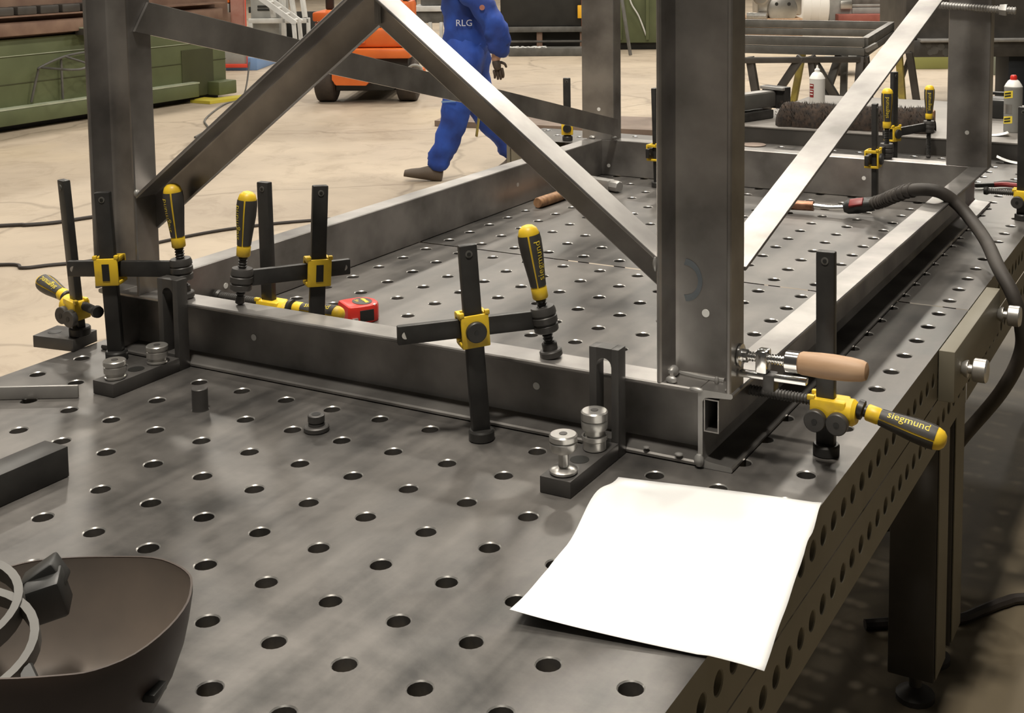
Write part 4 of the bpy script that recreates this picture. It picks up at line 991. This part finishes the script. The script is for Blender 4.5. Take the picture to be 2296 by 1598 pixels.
# trousers and jacket
tv = [wp(-.06, 0, .22), wp(-.06, 0, .0), wp(-.045, .10, -.06), wp(-.01, .11, -.25), wp(.02, .11, -.44), wp(.09, .11, -.60), wp(.165, .11, -.775), wp(-.075, -.10, -.06), wp(-.115, -.10, -.25), wp(-.15, -.10, -.42), wp(-.27, -.10, -.56), wp(-.405, -.10, -.735)]
te = [(0, 1), (1, 2), (2, 3), (3, 4), (4, 5), (5, 6), (1, 7), (7, 8), (8, 9), (9, 10), (10, 11)]
tr = skin_mesh(tv, te, [.155, .165, .125, .115, .10, .092, .088, .125, .112, .098, .09, .085]).build('trousers', 'coverall', pw, 80)
jv = [wp(-.055, 0, -.06), wp(-.055, 0, .12), wp(-.05, 0, .32), wp(-.035, 0, .48), wp(-.02, 0, .57), wp(-.06, .20, .50), wp(-.20, .24, .33), wp(-.305, .25, .16), wp(-.29, .24, .08), wp(-.268, .23, .005), wp(-.05, -.20, .50), wp(-.03, -.24, .33), wp(-.01, -.25, .19), wp(.0, -.24, .10), wp(.02, -.22, .02)]
je = [(0, 1), (1, 2), (2, 3), (3, 4), (3, 5), (5, 6), (6, 7), (7, 8), (8, 9), (3, 10), (10, 11), (11, 12), (12, 13), (13, 14)]
def crumple(o, st):
    tx = bpy.data.textures.new('folds', 'CLOUDS'); tx.noise_scale = .085; tx.noise_depth = 2
    d = o.modifiers.new('folds', 'DISPLACE'); d.texture = tx; d.strength = st; d.mid_level = .5; d.texture_coords = 'LOCAL'
jk = skin_mesh(jv, je, [.168, .168, .166, .15, .075, .10, .088, .085, .078, .066, .10, .088, .082, .075, .066]).build('jacket', 'coverall', pw, 80)
crumple(jk, .06); crumple(tr, .055)
b = B(); lettering(b, 'RLG', lambda x, y: wp(-.06 - x, .198, .215 + y), .062); b.build('lettering', 'letter_pale', jk, recalc=False)
B().lathe(wp(-.195, .335, .345), WT, [(0, .018), (.006, .018)], 12).build('sleeve_patch', 'dull_red', jk)
def boot(p, d, up):
    d = V(d).normalized(); up = V(up).normalized(); r = d.cross(up); p = V(p); rings = []
    for f, w, h, z in ((-.07, .035, .09, .0), (-.04, .045, .11, 0), (.03, .045, .10, 0), (.09, .048, .075, 0), (.15, .046, .06, 0), (.19, .03, .045, 0)):
        rings.append([p + d * f + r * (w * math.cos(q)) + up * max(0, h * .5 + h * .5 * math.sin(q)) for q in [2 * PI * k / 14 for k in range(14)]])
    return B().loft(rings).build('boot', 'boot', pw, 60)
boot(wp(.19, .11, FL + .002), WS + V((0, 0, .16)), V((0, 0, 1)) - WS * .16)
boot(wp(-.40, -.10, FL + .055), WS + V((0, 0, -.42)), V((0, 0, 1)) + WS * .42)
def hand(base, d, palm_n, m):
    """palm and five bent fingers"""
    base, d = V(base), V(d).normalized(); n = V(palm_n); n = (n - d * n.dot(d)).normalized(); r = d.cross(n)
    vs = [base, base + d * .05, base + d * .085]; ed = [(0, 1), (1, 2)]; rad = [(.034, .034), (.044, .030), (.044, .026)]
    b = skin_mesh(vs, ed, rad, 2)
    for k, L in enumerate((.068, .078, .072, .055)):
        o = base + d * .085 + r * (.028 - .0185 * k)
        f = skin_mesh([o - d * .015, o + d * L * .45, o + d * L * .72 + n * .018, o + d * L * .82 + n * .036], [(0, 1), (1, 2), (2, 3)], [.0115, .0105, .0095, .008], 1)
        b.bm.from_mesh(_tmp(f))
    o = base + d * .03 + r * .034
    f = skin_mesh([o - r * .015, o + r * .022 + d * .02, o + r * .028 + d * .052 + n * .012], [(0, 1), (1, 2)], [.012, .0105, .008], 1); b.bm.from_mesh(_tmp(f))
    return b.build('hand', m, pw, 80)
def _tmp(f):
    me = bpy.data.meshes.new('t'); f.bm.to_mesh(me); f.bm.free(); return me
hand(wp(-.268, .23, .0), -WS * .22 - V((0, 0, 1)), -WT + WS * .3, 'glove')
hand(wp(.025, -.215, -.03), WS * .15 - V((0, 0, 1)), WS, 'glove')
B().bar(wp(-.14, .02, -.38), wp(-.115, .03, -.56), .03, .012, bev=.003).build('folding_rule', 'yellow_old', pw)
B().bar(wp(.10, .20, -.295), wp(.0, .235, -.285), .004, .012).build('pocket_trim', 'blue_paint', pw)
